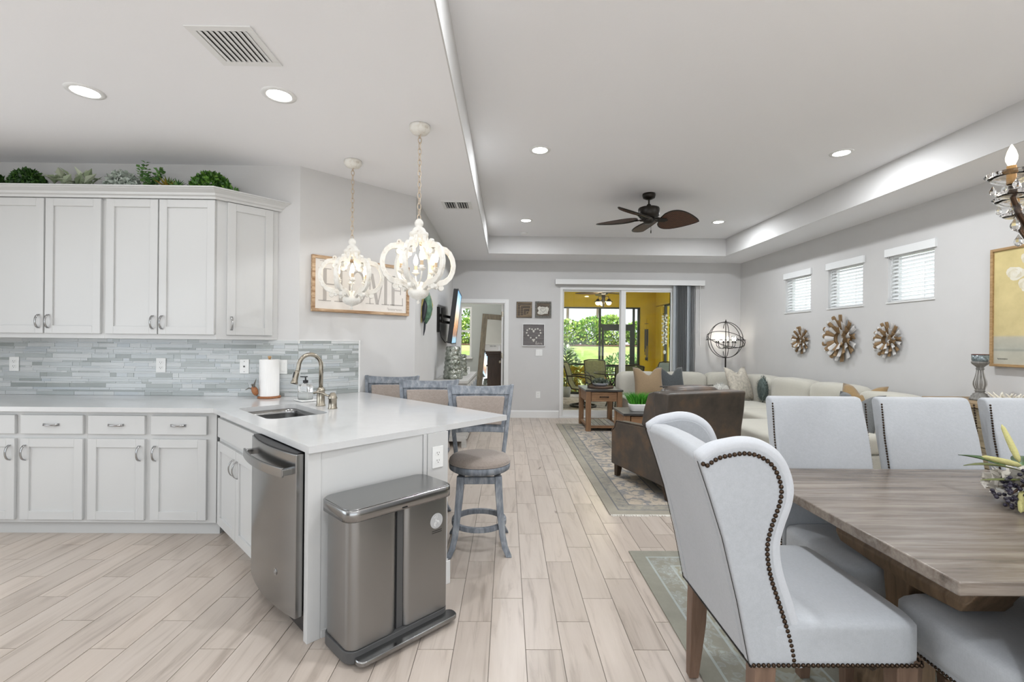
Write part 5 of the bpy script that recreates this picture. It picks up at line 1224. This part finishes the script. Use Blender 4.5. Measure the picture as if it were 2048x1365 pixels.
for s in (-1,1):
    y0, y1 = (.222,.272) if s > 0 else (-.272,-.222)
    wg = obj('wing', MB().prism(out,-y1,-y0,PX), LIN, t, bevel=.012, seg=3)
    obj('wing_edge_roll', MB().tube([(x-ox+.002,s*.247,z-oz) for x,z in [(.576,1.006)]+front],[.012]+[.025]*(len(front)-1)+[.022],10,Matrix.Diagonal((1,1,1,1))), LINP, wg, smooth=True)
    fr = [(x-ox,s*.2728,z-oz) for x,z in front]
    ins = []
    for i,(x,z) in enumerate([(.586,1.0)]+front):
        a = front[max(i-2,0)]; b = front[min(i,len(front)-1)]
        dx, dz = b[0]-a[0], b[1]-a[1]; l = math.hypot(dx,dz) or 1
        ins.append((x-ox+dz/l*.022,s*.2728,z-oz-dx/l*.022) if i else (x-ox,s*.2728,z-oz))
    ins[-1] = (ins[-1][0],ins[-1][1],.398)
    o = obj('nailheads', nails(ins,.0075,.0148,(0,s,0)), GUN, t, smooth=True); o['kind'] = 'stuff'
    o = obj('nailheads', nails([(.742-ox,s*.2745,.394),(1.25-ox,s*.2745,.394)],.0072,.0148,(0,s,0)), GUN, t, smooth=True); o['kind'] = 'stuff'
rings = []
for x,z in backl+[(.566,1.03)]:
    th = .10 if z < 1.01 else .06
    x0 = x if z < 1.01 else x+.02
    rings.append([(x0-ox,y,z-oz+(.012*math.cos(y/.25*PI/2) if z > .95 else 0)) for y in (-.225,-.11,0,.11,.225)]+[(x0+th-ox,y,z-oz+(.012*math.cos(y/.25*PI/2) if z > .95 else 0)) for y in (.225,.11,0,-.11,-.225)])
obj('backrest', MB().loft(rings), LIN, t, bevel=.015, seg=3)
obj('back_cord', MB().tube([(.737-ox,y,.386) for y in (-.27,0,.27)],.0032,6).tube([(x-ox-.003,-.262,z-oz) for x,z in backl],.0012,6).tube([(x-ox-.003,.262,z-oz) for x,z in backl],.0012,6), M_['iron'], t)
obj('seat', soft(MB(),(.01,0,.4525),(.248,.275,.0715),12,14), LIN, t, smooth=True)
obj('seat_frame', MB().box(-.25,.24,-.262,.262,.381,.44), LIN, t, bevel=.012, seg=2)
o = obj('nailheads', nails([(.2575,-.262,.394),(.2575,.262,.394)],.0062,.0132,(1,0,0)), GUN, t, smooth=True); o['kind'] = 'stuff'
for s in (-1,1):
    for x,sp in ((-.215,-.02),(.215,.0)):
        obj('leg', MB().loft([[(x+sp+dx*.019,s*.235+dy*.019,0) for dx,dy in ((-1,-1),(1,-1),(1,1),(-1,1))],[(x+sp*.3+dx*.030,s*.235+dy*.026,.22) for dx,dy in ((-1,-1),(1,-1),(1,1),(-1,1))],[(x+dx*.032,s*.235+dy*.028,.383) for dx,dy in ((-1,-1),(1,-1),(1,1),(-1,1))]]), LEGW, t, bevel=.003)
# flower centrepiece
t = thing('flower_centrepiece', 'dried flower centrepiece with dark berries on the dining table', 'centrepiece', (1.945,1.70,.770))
obj('bowl', MB().lathe([(.001,0),(.07,0),(.11,.03),(.12,.06),(.112,.062),(.10,.035),(.001,.02)],28), M_['plate'], t, smooth=True)
OL = flat('olive_leaf',(.10,.12,.015),.45,var=.3,scale=9); GL = flat('deep_green_leaf',(.03,.085,.012),.4,var=.4,scale=12); BER = flat('dark_berry',(.022,.018,.035),.3,var=.5,scale=30); CAT = flat('cream_catkin',(.50,.47,.20),.9,bmp=.8,bscale=150)
def blade_leaf(p, d, L, wd, mat, name='leaf', curl=.2):
    mb = MB(); d = Vector(d).normalized(); sd = d.cross(Vector((0,0,1))).normalized(); up = sd.cross(d); N = 8; rings = []
    for i in range(N+1):
        u = i/N; w_ = wd*math.sin(PI*min(max(u,.04),.985))**.8; c_ = Vector(p)+d*L*u-up*curl*L*u*u
        rings.append([tuple(c_-sd*w_+up*w_*.35),tuple(c_-up*.001),tuple(c_+sd*w_+up*w_*.35),tuple(c_+up*.0015)])
    return obj(name, mb.loft(rings), mat, t, smooth=True)
blade_leaf((-.05,0,.13),(-1,.05,.28),.20,.017,OL); blade_leaf((-.03,-.02,.10),(-1,-.05,.02),.20,.013,OL,curl=.0); blade_leaf((-.05,-.08,.08),(-.55,-.8,-.1),.13,.045,GL); blade_leaf((0,-.08,.09),(.3,-1,0),.16,.05,GL)
blade_leaf((.03,.05,.1),(.7,.7,.4),.2,.04,GL); blade_leaf((.02,-.02,.11),(.9,-.2,.3),.22,.02,OL); blade_leaf((0,.05,.11),(-.2,1,.3),.2,.03,GL)
q = random.Random(12)
def berries(c, n, r):
    mb = MB()
    for _ in range(n): mb.ball((c[0]+q.gauss(0,r),c[1]+q.gauss(0,r*.8),c[2]+q.gauss(0,r*.55)),.0068,8,6)
    o = obj('berry_cluster', mb, BER, t, smooth=True); o['kind'] = 'stuff'
for c_ in ((-.16,-.06,.055),(-.10,-.03,.085),(-.05,-.06,.115),(.05,-.08,.10),(.12,.02,.09)): berries(c_, 30, .026)
for p,d,L in (((-.05,0,.15),(-1,0,.22),.15),((-.1,-.05,.07),(-.6,-.5,-.55),.10),((0,.05,.15),(.2,.6,.8),.16),((.06,-.05,.13),(.9,-.3,.4),.15)):
    d = Vector(d).normalized(); obj('catkin', MB().tube([tuple(Vector(p)+d*L*u) for u in (0,.1,.3,.6,.9,1)],[.003,.009,.011,.010,.007,.001],10), CAT, t, smooth=True)
obj('twig', MB().tube([(-.14,-.05,.06),(-.04,-.03,.11),(.05,0,.09)],.004,6), flat('brown_twig',(.06,.03,.02),.7), t)
mb = MB(); shrub(mb,(0,0,.05),(.13,.13,.09),150,.05,.018,31,out=.8); obj('pale_blooms', mb, leafmat('pale_blooms',[(0,(.45,.42,.36)),(1,(.68,.65,.60))]), t)
# crystal chandelier
t = thing('crystal_chandelier', 'bronze crystal chandelier with candle bulbs above the dining table', 'chandelier', (2.15,1.68,TZ))
CBZ = flat('antique_bronze',(.05,.028,.016),.35,.8); AMB = flat('amber_sleeve',(.40,.22,.07),.45,.3)
H = -TZ
obj('canopy', MB().lathe([(.001,0),(.06,0),(.062,-.015),(.03,-.04),(.001,-.042)],24), CBZ, t, smooth=True)
mb = MB(); chain(mb, 2.33+H, -.04); obj('chain', mb, CBZ, t, smooth=True)
obj('stem', MB().lathe([(.001,1.70+H),(.01,1.71+H),(.03,1.74+H),(.045,1.78+H),(.03,1.82+H),(.014,1.85+H),(.014,2.0+H),(.03,2.03+H),(.04,2.06+H),(.02,2.1+H),(.01,2.16+H),(.012,2.33+H),(.001,2.335+H)],24), CBZ, t, smooth=True)
def drop(mb, p, s):
    x,y,z = p; mb.lathe([(.0006,z),(.004*s,z-.008*s),(.012*s,z-.022*s),(.0135*s,z-.032*s),(.009*s,z-.043*s),(.0006,z-.048*s)],7,T(x,y,0)); return mb
for k,ang in enumerate((176,86,266,356)):
    M = T(0,0,H,math.radians(ang))
    a = obj('arm', MB().tube([(.03,0,1.80),(.08,0,1.735),(.15,0,1.72),(.22,0,1.76),(.27,0,1.84),(.295,0,1.91),(.30,0,1.95)],.0085,8,M), CBZ, t, smooth=True)
    obj('drip_glass', MB().lathe([(.012,1.955),(.03,1.958),(.055,1.972),(.074,1.992),(.072,1.996),(.05,1.978),(.028,1.966),(.012,1.962)],18,M @ T(.30,0,0)), M_['glass'], a, smooth=True)
    obj('lower_glass', MB().lathe([(.010,1.905),(.03,1.908),(.048,1.922),(.046,1.926),(.028,1.915),(.010,1.912)],16,M @ T(.30,0,0)), M_['glass'], a, smooth=True)
    obj('crystal_beads', MB().tube([(.30+.02*math.cos(2*PI*i/14),.02*math.sin(2*PI*i/14),1.94) for i in range(14)],.008,6,M,closed=True), M_['glass'], a, smooth=True)
    obj('candle_sleeve', MB().lathe([(.001,1.955),(.0135,1.955),(.0135,2.022),(.001,2.022)],14,M @ T(.30,0,0)), AMB, a)
    obj('bulb', flame(MB(), M @ T(.30,0,2.022),1.0), BULB, a, smooth=True)
    for s_,z,r in ((.0,1.90,1.25),(2.1,1.965,.8),(4.2,1.965,.8)):
        p = (.30+.05*math.cos(s_+PI)*(z > 1.93)-.02*(z < 1.93), .05*math.sin(s_+PI)*(z > 1.93), z); obj('crystal_drop', drop(MB(), (0,0,0), r) if False else MB().add([tuple((M @ Vector((p[0]+v_[0],p[1]+v_[1],p[2]+v_[2])))) for v_ in drop(MB(),(0,0,0),r).v], drop(MB(),(0,0,0),r).f), M_['glass'], a)
    obj('crystal_drop', MB().add([tuple(M @ Vector((.285+v_[0],v_[1],1.835+v_[2]))) for v_ in drop(MB(),(0,0,0),1.1).v], drop(MB(),(0,0,0),1.1).f), M_['glass'], a)
light('chandelier_glow','POINT',(-.1,0,2.0+H),3,(1,.85,.65),parent=t,shadow_soft_size=.05)
# ================================================================== BEDROOM GLIMPSE
t = thing('leaning_mirror', 'tall leaning mirror in a wide grey wooden frame', 'mirror', (-.33,11.32,0), 0)
MF = wood('weathered_frame',(.10,.085,.06),(.26,.22,.16),'Z',1.6,.6)
ML = Matrix.Rotation(math.radians(-7),4,'X') @ Matrix.Rotation(math.radians(4),4,'Y')
obj('frame', MB().frame(-.42,.42,0,2.02,.13,-.02,.02,ML), MF, t, bevel=.004)
obj('mirror_glass', MB().box(-.295,.295,-.008,-.004,.125,1.895,ML), flat('silvered_glass',(.85,.87,.86),.02,1.), t)
t = thing('dark_chest', 'dark brown chest with crown top standing before the mirror', 'chest', (-.21,10.6,0))
DB = wood('espresso_wood',(.02,.012,.008),(.05,.03,.02),'Z',1.4,.4)
obj('body', MB().box(-.22,.32,-.22,.22,.03,1.02), DB, t, bevel=.004)
obj('crown', MB().box(-.245,.345,-.245,.245,1.02,1.06).box(-.265,.365,-.265,.265,1.06,1.10).box(-.28,.38,-.28,.28,1.10,1.125), DB, t, bevel=.006)
obj('side_panel', MB().frame(-.19,.29,.09,.97,.05,-.228,-.22), DB, t)
for z in (.2,.5,.8): obj('knob', MB().ball((-.235,-.1,z),.018,10,8), M_['iron'], t, smooth=True)
obj('base', MB().box(-.235,.335,-.235,.235,0,.06), DB, t)
t = thing('bedroom_fill_lamp', 'added unseen lamp that brightens the bedroom', 'ceiling light', (-1.2,9.9,CZ))  # unseen lamp added to brighten the dark bedroom
obj('shade', MB().lathe([(.001,-.09),(.10,-.08),(.16,-.04),(.17,0),(.001,0)],24), emit('fill_lamp_glow',(1,.96,.9),3), t, smooth=True)
light('bedroom_fill','POINT',(0,0,-.2),26,(1,.97,.93),parent=t,shadow_soft_size=.12)
# ================================================================== LANAI
YL = flat('yellow_stucco',(.60,.42,.03),.9,var=.06,scale=6,bmp=.3,bscale=60)
BZ = flat('bronze_screen_frame',(.028,.034,.028),.5,.3)
FX0, FX1, FY = .56, 3.92, 12.3; LZ = -.03
lf = struct('floor_lanai', MB().box(FX0,FX1+.2,8.43,FY+.3,-.12,LZ-.012), flat('paver_joint',(.22,.20,.18),.95), label='brick paver lanai floor')
mb = MB(); q = random.Random(3); j = 0; y = 8.45
while y < FY+.2:
    x = FX0-(j%2)*.11
    while x < FX1+.1:
        mb.box(max(x,FX0)+.003,min(x+.22,FX1+.15)-.003,y+.003,y+.107,LZ-.014,LZ+q.uniform(-.003,0)); x += .22
    y += .11; j += 1
m = leafmat('tumbled_pavers',[(0,(.30,.25,.22)),(.5,(.42,.37,.33)),(1,(.52,.47,.42))],.9)
o = obj('pavers', mb, m, lf); o['kind'] = 'stuff'
struct('wall_lanai_header', MB().box(FX0,FX1+.2,FY,FY+.2,2.28,2.9).box(3.52,FX1+.2,FY,FY+.2,LZ,2.28), YL, label='yellow beam and pillar of the lanai')
struct('wall_lanai_right', MB().box(FX1,FX1+.2,11.85,FY,LZ,2.28).box(FX1,FX1+.2,8.43,FY,2.32,2.9).box(FX1,FX1+.2,8.43,9.0,LZ,2.32), YL, label='yellow side wall of the lanai')
struct('wall_exterior', MB().box(FX0,.93,8.425,8.44,LZ,2.9).box(3.0,FX1+.2,8.425,8.44,LZ,2.9), YL)
struct('ceiling_lanai', MB().box(FX0-.2,FX1+.3,8.43,FY+.3,2.84,2.95), flat('lanai_ceiling_paint',(.72,.66,.45),.9))
t = thing('screen_enclosure', 'dark bronze insect screen frame closing the lanai', 'screen frame', (0,FY+.1,LZ))
z0 = -LZ
obj('rail', MB().box(FX0,3.52,-.03,.03,2.24+z0,2.28+z0), BZ, t); obj('rail', MB().box(FX0,2.49,-.03,.03,.735+z0,.785+z0), BZ, t); obj('rail', MB().box(3.36,3.52,-.03,.03,.735+z0,.785+z0), BZ, t); obj('rail', MB().box(FX0,3.52,-.03,.03,0,.05), BZ, t)
for x in (.59,1.2,2.46,3.36,3.49): obj('post', MB().box(x-.025,x+.03,-.03,.03,.05,2.28+z0), BZ, t)
obj('rail', MB().box(2.49,3.36,-.03,.03,1.74+z0,1.83+z0), BZ, t)
m, nt, bs = new('insect_mesh', (.05,.05,.05), .9)
tr = nt.nodes.new('ShaderNodeBsdfTransparent'); mx = nt.nodes.new('ShaderNodeMixShader'); mx.inputs[0].default_value = .10
nt.links.new(tr.outputs[0], mx.inputs[1]); nt.links.new(bs.outputs[0], mx.inputs[2]); nt.links.new(mx.outputs[0], nt.nodes['Material Output'].inputs[0])
obj('insect_mesh', MB().box(FX0,3.5,.001,.002,.05,2.26+z0), m, t)
d = thing('screen_door', 'dark bronze screen door of the lanai', 'door', (2.925,FY+.1,LZ))
obj('door_frame', MB().box(-.42,-.36,-.045,-.031,.02,1.74+z0).box(.33,.42,-.045,-.031,.02,1.74+z0).box(-.36,.33,-.045,-.031,1.66+z0,1.74+z0).box(-.36,.33,-.045,-.031,.70+z0,.76+z0).box(-.36,.33,-.045,-.031,.02,.10), BZ, d)
obj('latch', MB().box(.34,.37,-.065,-.045,.92+z0,1.06+z0), BZ, d)
t = thing('side_screen', 'bronze screen frame in the side opening of the lanai', 'screen frame', (FX1+.1,0,LZ))
for y in (9.03,10.4,11.82): obj('post', MB().box(-.03,.03,y-.025,y+.025,.05,2.32+z0), BZ, t)
for z in (0,.735,2.28): obj('rail', MB().box(-.03,.03,9.0,11.85,z+(z0 if z else 0),z+(z0 if z else 0)+.05), BZ, t)
# lanai fan with lamps
t = thing('porch_fan', 'bronze porch fan with two glass lamps hanging in the lanai', 'fan', (2.12,10.3,2.84))
obj('downrod', MB().tube([(0,0,0),(0,0,-.3)],.012,8).lathe([(.001,-.28),(.09,-.30),(.11,-.36),(.10,-.42),(.04,-.45),(.035,-.62),(.015,-.72),(.001,-.73)],20), BRZ, t)
for k in range(5):
    M = T(0,0,-.40,k*2*PI/5+2.9) @ Matrix.Rotation(.2,4,'X'); N = 12; pts = [(.12+.5*i/N,.09*math.sin(PI*min(1,(i/N)**.7))**.7 if 0 < i < N else .015) for i in range(N+1)]
    obj('blade', MB().prism(pts+[(x,-y) for x,y in reversed(pts)],-.004,.004,M), RAT, t)
GLB = emit('porch_globe',(1,.82,.5),3)
light('porch_glow','POINT',(0,0,-.66),55,(1,.88,.65),parent=t,shadow_soft_size=.12)
for k,a in enumerate((PI+.2,-.6,PI/2)):
    M = T(0,0,0,a); p = obj('lamp_arm', MB().tube([(.02,0,-.55),(.05,0,-.48),(.11,0,-.48),(.13,0,-.54)],.007,8,M).lathe([(.001,-.53),(.03,-.54),(.045,-.575),(.085,-.595),(.086,-.60),(.001,-.60)],16,M @ T(.13,0,0)), BRZ, t, smooth=True)
    obj('globe', MB().ball((.13,0,-.625),(.055,.055,.05),14,8,M), GLB, p, smooth=True)
# patio chairs
SLG = flat('olive_sling',(.17,.17,.09),.8,var=.2,scale=20,bmp=.5,bscale=120); SLK = flat('slate_sling',(.20,.25,.28),.7); PFR = flat('patio_bronze',(.035,.03,.02),.5,.3)
def patio_chair(label, x, y, rz, mat, swivel=True):
    t = thing('patio_chair', label, 'chair', (x,y,LZ), rz, 'sling patio chairs on the lanai')
    prof = [(-.24,.42),(.0,.38),(.20,.40),(.27,.52),(.31,.70),(.36,.86),(.40,.92)]
    rings = [[(-.25,yy,zz-.006),(.25,yy,zz-.006),(.25,yy,zz+.006),(-.25,yy,zz+.006)] for yy,zz in prof]
    obj('sling', MB().loft(rings), mat, t)
    for s in (-1,1):
        obj('side_rail', MB().tube([(s*.265,yy,zz) for yy,zz in prof],.014,8), PFR, t, smooth=True)
        obj('arm', MB().tube([(s*.265,.30,.66),(s*.30,.12,.67),(s*.31,-.15,.64),(s*.30,-.25,.56),(s*.27,-.22,.42)],.014,8), PFR, t, smooth=True)
    obj('top_rail', MB().tube([(-.265,.40,.92),(-.15,.41,.945),(.15,.41,.945),(.265,.40,.92)],.014,8), PFR, t, smooth=True)
    if swivel:
        obj('pedestal', MB().tube([(0,0,.06),(0,0,.38)],.03,10), PFR, t)
        obj('base_ring', MB().tube([(.27*math.cos(2*PI*i/28),.27*math.sin(2*PI*i/28),.025) for i in range(28)],.022,8,closed=True), PFR, t, smooth=True)
        for k in range(4): obj('spoke', MB().tube([(.26*math.cos(k*PI/2+.4),.26*math.sin(k*PI/2+.4),.03),(0,0,.10)],.014,6), PFR, t)
    else:
        for sx in (-1,1):
            for yy in (-.2,.28): obj('leg', MB().tube([(sx*.25,yy,.4),(sx*.27,yy*1.15,0)],.014,8), PFR, t)
    return t
patio_chair('olive sling swivel chair beside the potted plant',1.64,10.0,math.radians(72),SLG)
patio_chair('olive sling chair on the garden side of the patio table',2.22,11.15,math.radians(8),SLG,False)
patio_chair('olive sling chair with its back to the sliding door',2.42,9.35,math.radians(172),SLG,False)
patio_chair('slate blue sling chair before the yellow pillar',3.34,10.4,math.radians(-60),SLK,False)
t = thing('patio_table', 'round glass topped patio table', 'table', (2.46,10.25,LZ))
obj('top', MB().lathe([(.001,.70),(.52,.70),(.52,.708),(.001,.708)],36), M_['glass'], t)
obj('rim', MB().tube([(.53*math.cos(2*PI*i/40),.53*math.sin(2*PI*i/40),.70) for i in range(40)],.015,8,closed=True), PFR, t, smooth=True)
for k in range(4): obj('leg', MB().tube([(.40*math.cos(k*PI/2+.5),.40*math.sin(k*PI/2+.5),.70),(.2*math.cos(k*PI/2+.5),.2*math.sin(k*PI/2+.5),.35),(.36*math.cos(k*PI/2+.5),.36*math.sin(k*PI/2+.5),0)],.014,8), PFR, t)
t = thing('lanai_planter', 'grey concrete pot with a slender leafy plant on the lanai', 'plant', (1.50,11.75,LZ))
obj('pot', MB().lathe([(.001,0),(.10,0),(.125,.24),(.115,.25),(.11,.22),(.001,.22)],20), flat('concrete_pot',(.40,.41,.39),.9), t, smooth=True)
obj('stem', MB().tube([(0,0,.2),(.01,0,.6),(-.02,0,1.1)],.014,7), stemm, t)
mb = MB(); q = random.Random(4)
for k in range(70):
    a = q.uniform(0,2*PI); z = q.uniform(.75,1.25); leaf(mb,(0,0,z),(math.cos(a),math.sin(a),q.uniform(.0,.9)),q.uniform(.22,.38),.022,q.uniform(-.5,.5))
obj('foliage', mb, LM['euc'], t)
def chime(name, label, x, y, z, mat, kind):
    t = thing(name, label, 'wind chime', (x,y,z)); q = random.Random(5)
    obj('top', MB().lathe([(.001,0),(.05,-.004),(.055,-.012),(.001,-.016)],16).tube([(0,0,0),(0,0,.12)],.002,5), PFR, t)
    for k in range(34 if kind else 7):
        if kind:
            r = .045; a = k*2.4; zz = -.05-.72*k/34; obj('shell', MB().lathe([(.001,-.001),(.03,-.001),(.03,.001),(.001,.001)],10,T(r*math.cos(a),r*math.sin(a),zz,a,PI/2-.3)), mat, t)
        else:
            a = 2*PI*k/7; L = .35+.08*k; obj('tube', MB().tube([(.04*math.cos(a),.04*math.sin(a),-.15),(.04*math.cos(a),.04*math.sin(a),-.15-L)],.010,7), mat, t)
    obj('sail', MB().ball((0,0,-.92),(.035,.01,.05),10,6).tube([(0,0,-.02),(0,0,-.9)],.0015,4), mat, t)
chime('shell_chime','white capiz shell chime hanging in the side opening of the lanai',3.72,11.0,2.05,flat('capiz_shell',(.75,.74,.70),.3),True)
chime('tube_chime','dark metal tube chime before the yellow pillar',3.62,12.1,1.85,flat('dark_tube',(.05,.05,.05),.4,.7),False)
# ================================================================== GARDEN
gr = []
m, nt, bs = new('lawn', (.20,.33,.06), .95)
n1 = noise(nt, coords(nt,'Object',(1,.6,1)), .9, 6, .65)
nt.links.new(ramp(nt, n1, [(.30,(.20,.36,.06)),(.5,(.38,.44,.15)),(.72,(.55,.53,.28))]), bs.inputs['Base Color']); bump(nt,bs,noise(nt,coords(nt,'Object'),60,3),.8,.05)
NX, NY = 24, 14; vs = []; fs = []
for j_ in range(NY+1):
    for i in range(NX+1):
        x = -22+46*i/NX; y = 12.4+26*j_/NY; u = min(max((y-14.5)/8.5,0),1); u = u*u*(3-2*u)
        vs.append((x,y,-.14+1.30*u))
for j_ in range(NY):
    for i in range(NX): a = j_*(NX+1)+i; fs.append((a,a+1,a+NX+2,a+NX+1))
mb = MB().add(vs, fs); mb.box(4.4,26,8.4,12.4,-.5,-.16); mb.box(-24,-3.0,8.4,12.4,-.5,-.16)
struct('ground_bounce', MB().box(-24,26,-30,8.39,-.5,-.2), flat('neutral_bounce_grey',(.34,.335,.33),.9), label='unseen neutral grey ground that keeps bounced light untinted')  # unseen ground, made neutral grey so its bounce adds no green
o = struct('ground', mb, m, label='sunny lawn rising to a hedge')
obj('mulch_bed', MB().add([(-20,22.9,1.17),(24,22.9,1.17),(24,25.6,1.22),(-20,25.6,1.22)],[(0,1,2,3)]), flat('mulch',(.24,.11,.07),.95,var=.5,scale=6), o)
HG = leafmat('hedge_leaves',[(0,(.07,.19,.02)),(.5,(.22,.42,.05)),(1,(.48,.62,.12))]); HG2 = leafmat('hedge_leaves_light',[(0,(.08,.2,.03)),(.5,(.25,.42,.06)),(1,(.5,.62,.16))])
q = random.Random(17)
for k in range(14):
    x = -7+1.25*k+q.uniform(-.2,.2); hgt = q.uniform(1.15,1.5)
    t = thing('hedge_shrub', 'leafy sunlit hedge shrub at the top of the lawn', 'shrub', (x,24.2+q.uniform(-.2,.2),1.18), 0, 'hedge shrubs beyond the lawn')
    mb = MB(); shrub(mb,(0,0,hgt*.5),(.9,.6,hgt*.58),1500,.17,.06,40+k,dome=False,out=.8); mb.v = [(a,b,max(c,.01)) for a,b,c in mb.v]; obj('foliage', mb, HG if k%2 else HG2, t)
    obj('stems', MB().tube([(-.2,0,0),(-.3,0,.6)],.03,6).tube([(-.2,0,0),(.2,.1,.6)],.03,6), stemm, t)
def garden_shrub(label, x, y, z, r, n, mat, L=.11):
    t = thing('garden_shrub', label, 'shrub', (x,y,z)); mb = MB(); shrub(mb,(0,0,r[2]*.9),r,n,L,L*.3,int(x*10)+50,dome=False,out=.8); mb.v = [(a,b,max(c,.01)) for a,b,c in mb.v]
    obj('foliage', mb, mat, t); obj('stem', MB().tube([(0,0,0),(0,0,r[2])],.03,6), stemm, t)
garden_shrub('round glossy shrub just outside the screen door',3.62,14.6,-.14,(.75,.6,.62),800,LM['euc'])
garden_shrub('silvery shrub outside the screen by the potted plant',1.75,14.2,-.14,(.5,.4,.75),600,leafmat('variegated',[(0,(.15,.26,.10)),(.5,(.36,.46,.28)),(1,(.68,.72,.58))]),.13)
garden_shrub('yellow croton shrub low outside the screen',1.95,13.2,-.14,(.6,.3,.42),600,leafmat('croton',[(0,(.42,.26,.03)),(.5,(.66,.48,.03)),(1,(.25,.32,.04))]),.14)
garden_shrub('green shrub outside the bedroom window',-1.7,13.4,-.16,(.5,.4,.62),500,HG2,.13)
for k,(x,y,h,lean) in enumerate(((5.9,31,6.5,.35),(7.2,29,5.2,-.1),(3.6,28,7,.1),(9.3,26.8,4.2,0),(-3.2,27,5,0))):
    t = thing('garden_tree', ('slender leaning tree behind the hedge','thin palm like tree behind the hedge','tall loose tree behind the hedge by the potted plant','bushy tree behind the hedge near the yellow pillar','tree behind the hedge seen from the bedroom')[k], 'tree', (x,y,1.2))
    obj('trunk', MB().tube([(0,0,0),(lean*.4,0,h*.5),(-lean,0,h)],[.09,.075,.05],8), flat('grey_bark_%d'%k,(.16,.13,.10),.9), t)
    mb = MB()
    if k == 2:
        for c_ in ((-1.6,0,3.2),(-.8,.3,3.7),(.1,0,3.9),(1.2,0,3.5),(-2.2,0,4.2),(0,0,5.2),(2.2,0,3.9)): shrub(mb,c_,(.9,.6,.6),130,.26,.07,60+int(c_[0]*5),dome=False)
    elif k == 3 or k == 4: shrub(mb,(0,0,h*.5),(1.5,1.1,h*.5),900,.26,.08,70+k,dome=False)
    else:
        for a in range(14): leaf(mb,(-lean,0,h),(math.cos(a*.9),math.sin(a*.9),.35),1.6,.16,0)
        shrub(mb,(-lean,0,h*.62),(.35,.3,.4),50,.2,.06,80+k,dome=False)
    obj('crown', mb, leafmat('tree_crown_%d'%k,[(0,(.06,.13,.04)),(.6,(.16,.28,.08)),(1,(.34,.46,.16))]) if k != 3 else HG2, t)
